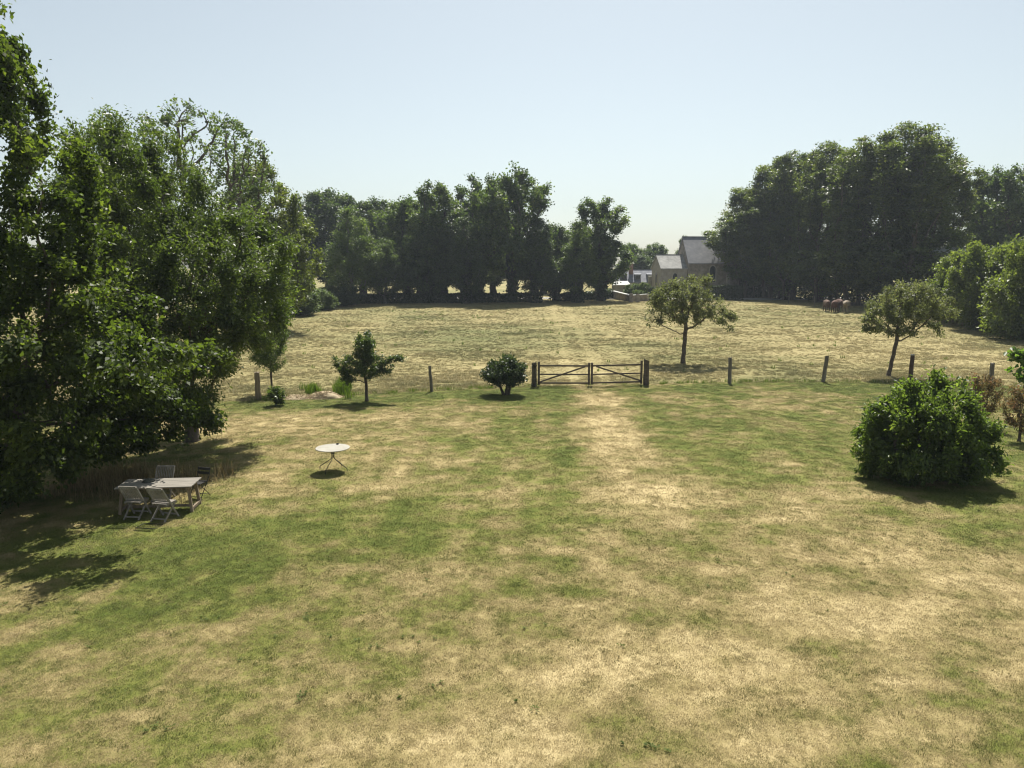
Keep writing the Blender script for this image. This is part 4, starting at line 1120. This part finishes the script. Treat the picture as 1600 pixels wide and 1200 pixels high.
p = gp(403, 625); post('thick brown stump post under the drooping branches on the left', p[0], p[1], 1.45, .27, 'wood_leg', (.02, 0))
G7 = 'thin stakes along the shaded pasture edge'
p = gp(1536, 514); post('thin leaning stake in the dry grass below the hazel hedge', p[0], p[1], 1.55, .11, 'wood_post', (.45, 0), G7, name='fence_stake')
p = gp(1591, 523); post('thin leaning stake below the hazel hedge nearest the picture edge', p[0], p[1], 1.55, .11, 'wood_post', (.35, 0), G7, name='fence_stake')
p = gp(1478, 498); post('thin stake behind the leaning apple tree crown', p[0], p[1], 1.4, .1, 'wood_post', (.1, 0), G7, name='fence_stake')
p = gp(1232, 474); post('thin stake in the beech shade well left of the cattle', p[0], p[1], 1.4, .1, 'wood_post', (.05, 0), G7, name='fence_stake')
p = gp(1272, 479); post('thin stake in the beech shade just left of the cattle', p[0], p[1], 1.4, .1, 'wood_post', (.02, 0), G7, name='fence_stake')

# ------------------------------------------------------------------ cattle
def cow_mesh():
    V = [(0, 0, 1.05), (.45, 0, 1.08), (.85, 0, 1.10), (-.45, 0, 1.06), (-.80, 0, 1.10), (1.15, 0, 1.12), (1.38, 0, 1.16), (1.62, 0, 1.08), (1.78, 0, .96)]
    rad = [(.36, .40), (.36, .40), (.31, .36), (.37, .40), (.30, .32), (.19, .24), (.15, .17), (.125, .13), (.09, .085)]
    E = [(0, 1), (1, 2), (0, 3), (3, 4), (2, 5), (5, 6), (6, 7), (7, 8)]
    def chain(start, pts, rs):
        prev = start
        for q, r_ in zip(pts, rs):
            V.append(q); rad.append((r_, r_)); E.append((prev, len(V) - 1)); prev = len(V) - 1
    for s in (-1, 1):
        chain(2, [(.78, s * .20, .72), (.76, s * .20, .42), (.78, s * .20, .20), (.80, s * .20, .03)], [.13, .075, .06, .07])
        chain(4, [(-.74, s * .21, .78), (-.62, s * .21, .56), (-.78, s * .21, .38), (-.76, s * .21, .18), (-.72, s * .21, .03)], [.17, .10, .07, .055, .07])
        chain(6, [(1.36, s * .17, 1.26), (1.34, s * .29, 1.27)], [.045, .05])
    chain(4, [(-.98, 0, 1.24), (-1.08, 0, 1.0), (-1.09, 0, .66), (-1.08, 0, .45)], [.05, .035, .03, .05])
    m = bpy.data.meshes.new('cow'); m.from_pydata(V, E, []); m.update()
    return m, rad
cm_, crad = cow_mesh()
def cow(label, px, py, rz, mat, s=1.0):
    p = gp(px, py)
    m = cm_.copy(); m.materials.append(M[mat])
    o = bpy.data.objects.new('cow', m); C.objects.link(o)
    o.location = p; o.rotation_euler = (0, 0, rz); o.scale = (s, s, s)
    sk = o.modifiers.new('skin', 'SKIN'); sk.use_smooth_shade = True
    if not m.skin_vertices: m.skin_vertices.new()
    for i, sv in enumerate(m.skin_vertices[0].data):
        sv.radius = crad[i]; sv.use_root = (i == 0)
    sb = o.modifiers.new('sub', 'SUBSURF'); sb.levels = 1; sb.render_levels = 2
    tag(o, label, 'cow', 'cattle resting in the beech shade')
cow('leftmost grey-brown cow of the cattle under the beeches', 1291, 486.5, R(76), 'cow_brown', .98)
cow('red-brown cow in the middle of the cattle under the beeches', 1303.5, 488, R(58), 'cow_red', 1.0)
cow('dark red cow partly behind the middle one under the beeches', 1311, 486.5, R(80), 'cow_red', 1.05)
cow('pale cream cow nearest the leaning apple tree', 1322, 488, R(236), 'cow_cream', 1.0)

# ------------------------------------------------------------------ garden furniture
tx, ty = -9.43, 18.86; trz = R(5.5); tz = gh(tx, ty)
tb = thing('garden_table', 'long weathered plank table on the lawn under the overhanging tree', 'table', (tx, ty, tz), trz)
TL, TW, TH = 1.95, .86, .745
npl = 7; pw = TW / npl
for i in range(npl):
    MB().box((random.uniform(-.008, .008), -TW / 2 + pw * (i + .5), TH - .014), (TL - .02, pw - .006, .028)).build('plank', M['wood_table'], tb, bevel=.003)
for s in (-1, 1):
    MB().box((s * (TL / 2 - .13), 0, TH - .068), (.07, TW - .1, .075)).build('apron', M['wood_leg'], tb)
    for q in (-1, 1):
        MB().beam((s * (TL / 2 - .06), q * (TW / 2 - .10), 0), (s * (TL / 2 - .13), q * (TW / 2 - .16), TH - .105), .075, .06, (0, 1, 0)).build('leg', M['wood_leg'], tb, bevel=.004)
    MB().box((s * (TL / 2 - .065), 0, .10), (.05, TW - .29, .07)).build('stretcher', M['wood_leg'], tb)
for q in (-1, 1):
    MB().box((0, q * (TW / 2 - .2), TH - .068), (TL - .36, .035, .07)).build('side_rail', M['wood_leg'], tb)
MB().box((0, 0, .10), (TL - .19, .05, .06)).build('long_stretcher', M['wood_leg'], tb)

def wooden_chair(label, loc, rz, group='slatted wooden folding chairs'):
    t = thing('folding_chair', label, 'chair', loc, rz, group)
    w2 = .235; md = M['wood_grey']
    for s in (-1, 1):
        MB().beam((s * w2, -.30, .90), (s * w2, .24, 0.0), .028, .042, (0, 1, 0)).build('back_post', md, t)
        MB().beam((s * (w2 - .035), .20, .44), (s * (w2 - .035), -.27, 0.0), .026, .042, (0, 1, 0)).build('leg', md, t)
        MB().box((s * (w2 - .037), .03, .425), (.026, .40, .035)).build('seat_rail', md, t)
    for zz, hh_ in ((.885, .055), (.50, .045)):
        y = -.30 + (.90 - zz) * .6
        MB().box((0, y, zz), (2 * w2 - .03, .028, hh_)).build('back_rail', md, t)
    for i in range(9):
        x = -w2 + .05 + (2 * w2 - .1) * i / 8
        MB().beam((x, -.30 + (.90 - .858) * .6, .858), (x, -.30 + (.90 - .524) * .6, .524), .022, .014, (0, 1, 0)).build('back_slat', md, t)
    for i in range(7):
        MB().box((0, -.15 + .058 * i, .453), (2 * w2 - .045, .046, .016)).build('seat_slat', md, t)
    for (y, z) in ((-.205, .07), (.17, .1)):
        MB().beam((-w2 + .03, y, z), (w2 - .03, y, z), .022, .035).build('stretcher', md, t)
    return t
def pl(px, py):
    g = gp(px, py); return g
a = (-9.78, 18.30); wooden_chair('slatted wooden chair at the near side of the long table, left of two', (a[0], a[1], gh(*a)), R(-6))
a = (-8.97, 18.10); wooden_chair('slatted wooden chair at the near side of the long table, closest to its corner', (a[0], a[1], gh(*a)), R(-14))
a = (-9.75, 19.72); wooden_chair('slatted wooden chair on the far side of the long table', (a[0], a[1], gh(*a)), R(184))

bt = (-8.80, 19.86)
bc = thing('bistro_chair', 'small black metal folding chair behind the right end of the long table', 'chair', (bt[0], bt[1], gh(*bt)), R(165))
for s in (-1, 1):
    MB().tube([(s * .19, -.26, .82), (s * .19, -.20, .60), (s * .19, .22, .01)], .011, 6).build('back_post', M['metal_black'], bc)
    MB().tube([(s * .165, .20, .45), (s * .165, -.24, .01)], .011, 6).build('leg', M['metal_black'], bc)
for zz in (.775, .66):
    MB().box((0, -.262 + (.82 - zz) * .28, zz), (.40, .016, .075)).build('back_slat', M['metal_black'], bc)
for i in range(6):
    MB().box((0, -.12 + .062 * i, .455), (.38, .045, .014)).build('seat_slat', M['metal_black'], bc)
for y, z in ((-.2, .05), (.17, .07)):
    MB().tube([(-.17, y, z), (.17, y, z)], .009, 6).build('stretcher', M['metal_black'], bc)

# dark bundle lying on the table
bp_ = at(235, 747, 19.05)
rgb = np.random.default_rng(4)
bv = []; bf = []; kk = 14; rows = 6
for i in range(rows):
    f_ = i / (rows - 1)
    for j in range(kk):
        a = 2 * math.pi * j / kk; rr = math.cos(f_ * 1.45) * (1 + .16 * math.sin(a * 3 + i) + .06 * rgb.normal())
        bv.append((.16 * rr * math.cos(a), .10 * rr * math.sin(a), .085 * math.sin(f_ * 1.5) * (1 + .2 * math.sin(a * 2)) + .002))
for i in range(rows - 1):
    for j in range(kk): bf.append((i * kk + j, i * kk + (j + 1) % kk, (i + 1) * kk + (j + 1) % kk, (i + 1) * kk + j))
bf.append(tuple((rows - 1) * kk + j for j in range(kk)))
b = MB(); b.add(bv, bf); o = b.build('folded_hat', M['canvas_dark'], None, True)
o.location = (bp_[0], 18.92, tz + TH); o.rotation_euler = (0, 0, .4)
tag(o, 'dark crumpled hat-like bundle lying on the long plank table', 'hat')

# round table
rx, ry = -5.66, 22.46; rz_ = gh(rx, ry)
rt = thing('round_table', 'round white-topped table with splayed black metal legs on the lawn', 'table', (rx, ry, rz_), R(20))
tp = MB().lathe([(.50, .715), (.525, .72), (.53, .735), (.525, .742), (.50, .745)], 48).build('tabletop', M['paint_white'], rt)
MB().lathe([(.035, .705), (.04, .715)], 12).build('hub', M['metal_black'], rt)
for i in range(4):
    a = R(45 + 90 * i + 8); c_, s_ = math.cos(a), math.sin(a)
    pr = [(.40, .71), (.16, .655), (.055, .60), (.038, .50), (.045, .40), (.12, .335), (.46, .115), (.485, .09), (.485, .0)]
    MB().tube([(r_ * c_, r_ * s_, z_) for r_, z_ in pr], .012, 7).build('leg', M['metal_black'], rt)
MB().lathe([(.052, .545), (.056, .55), (.056, .565), (.052, .57)], 14).build('ring', M['metal_black'], rt)
ab = thing('ashtray', 'tiny dark ashtray near the back rim of the round white table', 'ashtray', (rx + .06, ry + .40, rz_ + .745))
MB().lathe([(.030, .0), (.045, .012), (.046, .035), (.038, .035), (.032, .014)], 14).build('bowl', M['metal_black'], ab)
MB().lathe([(.03, .0141), (.03, .0142)], 12).build('ash', M['canvas_dark'], ab)

# thin dark rectangle of bars lying flat in the grass
f0 = gp(234, 823.5)
fr = thing('dark_frame', 'thin dark rectangular frame lying flat in the grass before the chairs', 'frame', (f0[0], f0[1], gh(f0[0], f0[1])), R(-8))
for s in (-1, 1):
    MB().box((s * .27, 0, .012), (.014, .334, .012)).build('bar', M['metal_black'], fr); MB().box((0, s * .16, .012), (.525, .014, .012)).build('bar', M['metal_black'], fr)

# ------------------------------------------------------------------ heap of wood chips, tall dry grass, weeds
def heap(label, px, py, rx_, ry_, h_, seed):
    p = gp(px, py); rg = np.random.default_rng(seed)
    t = thing('chip_heap', label, 'heap', (p[0], p[1], p[2]), 0, 'heaps of pale chippings by the pasture edge')
    b = MB(); k = 22; rows = 7
    for i in range(rows):
        f_ = i / (rows - 1)
        for j in range(k):
            a = 2 * math.pi * j / k; q = (1 - f_) * (1 + .18 * math.sin(a * 2 + seed) + .06 * rg.normal())
            b.v.append((rx_ * q * math.cos(a), ry_ * q * math.sin(a), h_ * (1 - (1 - f_) ** 2) * (1 + .1 * rg.normal()) - .01))
    for i in range(rows - 1):
        for j in range(k): b.f.append((i * k + j, i * k + (j + 1) % k, (i + 1) * k + (j + 1) % k, (i + 1) * k + j))
    b.build('mound', M['chips'], t, True)
    n = 1400; a = rg.uniform(0, 6.28, n); q = np.sqrt(rg.random(n)) * 1.25
    pos = np.stack([rx_ * q * np.cos(a), ry_ * q * np.sin(a), h_ * np.clip(1 - q ** 2, 0, 1) + .015], -1)
    v, f = leaves(pos, rg.normal(size=(n, 3)) * (1, 1, .3), rg.normal(size=(n, 3)) * .5 + (0, 0, 1), rg.uniform(.05, .14, n), rg.uniform(.02, .05, n))
    o = link('chips', fast_mesh('chips', v, f, False, rg.random(n)), t, M['chip']); o['kind'] = 'stuff'
heap('pale chip heap nearest the small fruit tree', 508, 621, .85, .5, .30, 3)
heap('lower pale chip heap left of the other one', 468, 622, 1.0, .5, .16, 5)

def clump_grass(name, label, pts, n, hmin, hmax, wid, lean, mat, seed, spread):
    rg = np.random.default_rng(seed); V = []; F = []; Rv = []; n0 = 0
    for (x, y) in pts:
        v, f, rv = blades(n, spread, hmin, hmax, wid, lean, rg)
        v = v + np.array([x, y, gh(x, y)]); V.append(v); F.append(f + n0); Rv.append(rv); n0 += len(v)
    o = link(name, fast_mesh(name, np.concatenate(V), np.concatenate(F), False, np.concatenate(Rv)), None, M[mat])
    return tag(o, label, 'grass', kind='stuff')
rg = np.random.default_rng(8)
pts = [(rg.uniform(-13.5, -8.9), 0) for _ in range(95)]
pts = [(x, 21.1 + rg.normal(.3, .75) + .12 * (x + 11)) for x, _ in pts]
clump_grass('tall_grass', 'tall dry brown grass under the tree behind the long table', pts, 30, .08, .62, .012, .6, 'dry_grass', 81, .3)
e0, e1_ = gp(1470, 500), gp(1660, 540)
pts = []
for _ in range(230):
    t = rg.random(); q = e0 + (e1_ - e0) * t; pts.append((q[0] + rg.uniform(-.3, 2.5), q[1] + rg.uniform(-.2, 2.2)))
clump_grass('tall_grass', 'tall dry grass strip at the foot of the hazel hedge', pts, 22, .5, 1.5, .03, .3, 'dry_grass', 82, .4)
pts = []
for a_, b_ in zip(FENCE[1:-1], FENCE[2:]):
    for _ in range(int((b_[0] - a_[0]) * 5)):
        t = rg.random(); x = a_[0] + (b_[0] - a_[0]) * t
        if 1.6 < x < 7 and rg.random() < .8: continue
        pts.append((x, float(fence_y(x)) + rg.normal(.25, .12)))
clump_grass('fence_grass', 'unmown grass fringe along the fence line', pts, 22, .06, .24, .014, .5, 'weed', 83, .16)
pts = [tuple(gp(rg.normal(533, 7), rg.normal(612, 4))[:2]) for _ in range(26)]
clump_grass('weeds', 'weedy green clump at the back of the small fruit tree', pts, 26, .2, .75, .03, .4, 'weed', 84, .2)
pts = [tuple(gp(rg.normal(487, 6), rg.normal(612, 2.5))[:2]) for _ in range(14)]
clump_grass('weeds', 'low weedy clump behind the pale chip heaps', pts, 26, .15, .5, .03, .4, 'weed', 85, .2)

def rosettes(name, label, pts, n, ln, mat, seed):
    rg = np.random.default_rng(seed); pos = []; ax = []; L = []
    for x, y, s in pts:
        k = n; a = rg.uniform(0, 6.28, k); r_ = rg.random(k) * s
        pos.append(np.stack([x + r_ * np.cos(a), y + r_ * np.sin(a), np.full(k, gh(x, y) + .015) + rg.random(k) * .03], -1))
        ax.append(np.stack([np.cos(a), np.sin(a), rg.uniform(.0, .6, k)], -1)); L.append(np.full(k, ln) * rg.uniform(.6, 1.3, k))
    pos = np.concatenate(pos); ax = np.concatenate(ax); L = np.concatenate(L)
    nr = rg.normal(size=pos.shape) * .3 + (0, 0, 1)
    v, f = leaves(pos, ax, nr, L, L * .45)
    o = link(name, fast_mesh(name, v, f, False, rg.random(len(pos))), None, M[mat]); tag(o, label, 'weeds', kind='stuff')
rg = np.random.default_rng(9)
pts = []
for px, py in ((675, 1067), (650, 1003), (318, 967), (255, 1140), (910, 928), (560, 1000), (1130, 880), (480, 965), (1240, 905), (830, 1100), (590, 1017), (470, 1100), (960, 1010), (1010, 1170), (380, 880)):
    g = gp(px, py)
    for _ in range(int(rg.integers(1, 5))): pts.append((g[0] + rg.normal(0, .12), g[1] + rg.normal(0, .1), rg.uniform(.03, .1)))
for _ in range(70):
    y = rg.uniform(8.5, 34); x = rg.uniform(-.75, .75) * y; pts.append((x, y, rg.uniform(.02, .08)))
rosettes('lawn_weeds', 'small dark green weed rosettes dotted over the lawn', pts, 14, .045, 'rosette', 91)
pts = []
for _ in range(130):
    y = rg.uniform(44, 95); x = rg.uniform(-.55, .6) * y; pts.append((x, y))
for px, py in ((742, 494), (748, 497), (690, 492), (1060, 530), (660, 520), (860, 505)):
    g = gp(px, py); pts += [(g[0] + rg.normal(0, .3), g[1] + rg.normal(0, .3)) for _ in range(3)]
clump_grass('pasture_weeds', 'dark dock and thistle tufts dotted over the dry pasture', pts, 12, .06, .28, .03, .6, 'weed', 92, .14)

# ------------------------------------------------------------------ haze
hb = MB().box((0, 130, 15.5), (520, 560, 36.0))
hz = hb.build('haze', None)
hm = bpy.data.materials.new('haze'); hm.use_nodes = True
hn = hm.node_tree; hn.nodes.remove(hn.nodes['Principled BSDF'])
pv_ = hn.nodes.new('ShaderNodeVolumePrincipled')
pv_.inputs['Color'].default_value = (.78, .88, 1.0, 1); pv_.inputs['Density'].default_value = .0003; pv_.inputs['Anisotropy'].default_value = .3
hn.links.new(pv_.outputs[0], hn.nodes['Material Output'].inputs['Volume'])
hz.data.materials.clear(); hz.data.materials.append(hm)
hz['kind'] = 'stuff'; hz['label'] = 'thin summer haze filling the air over the whole place'
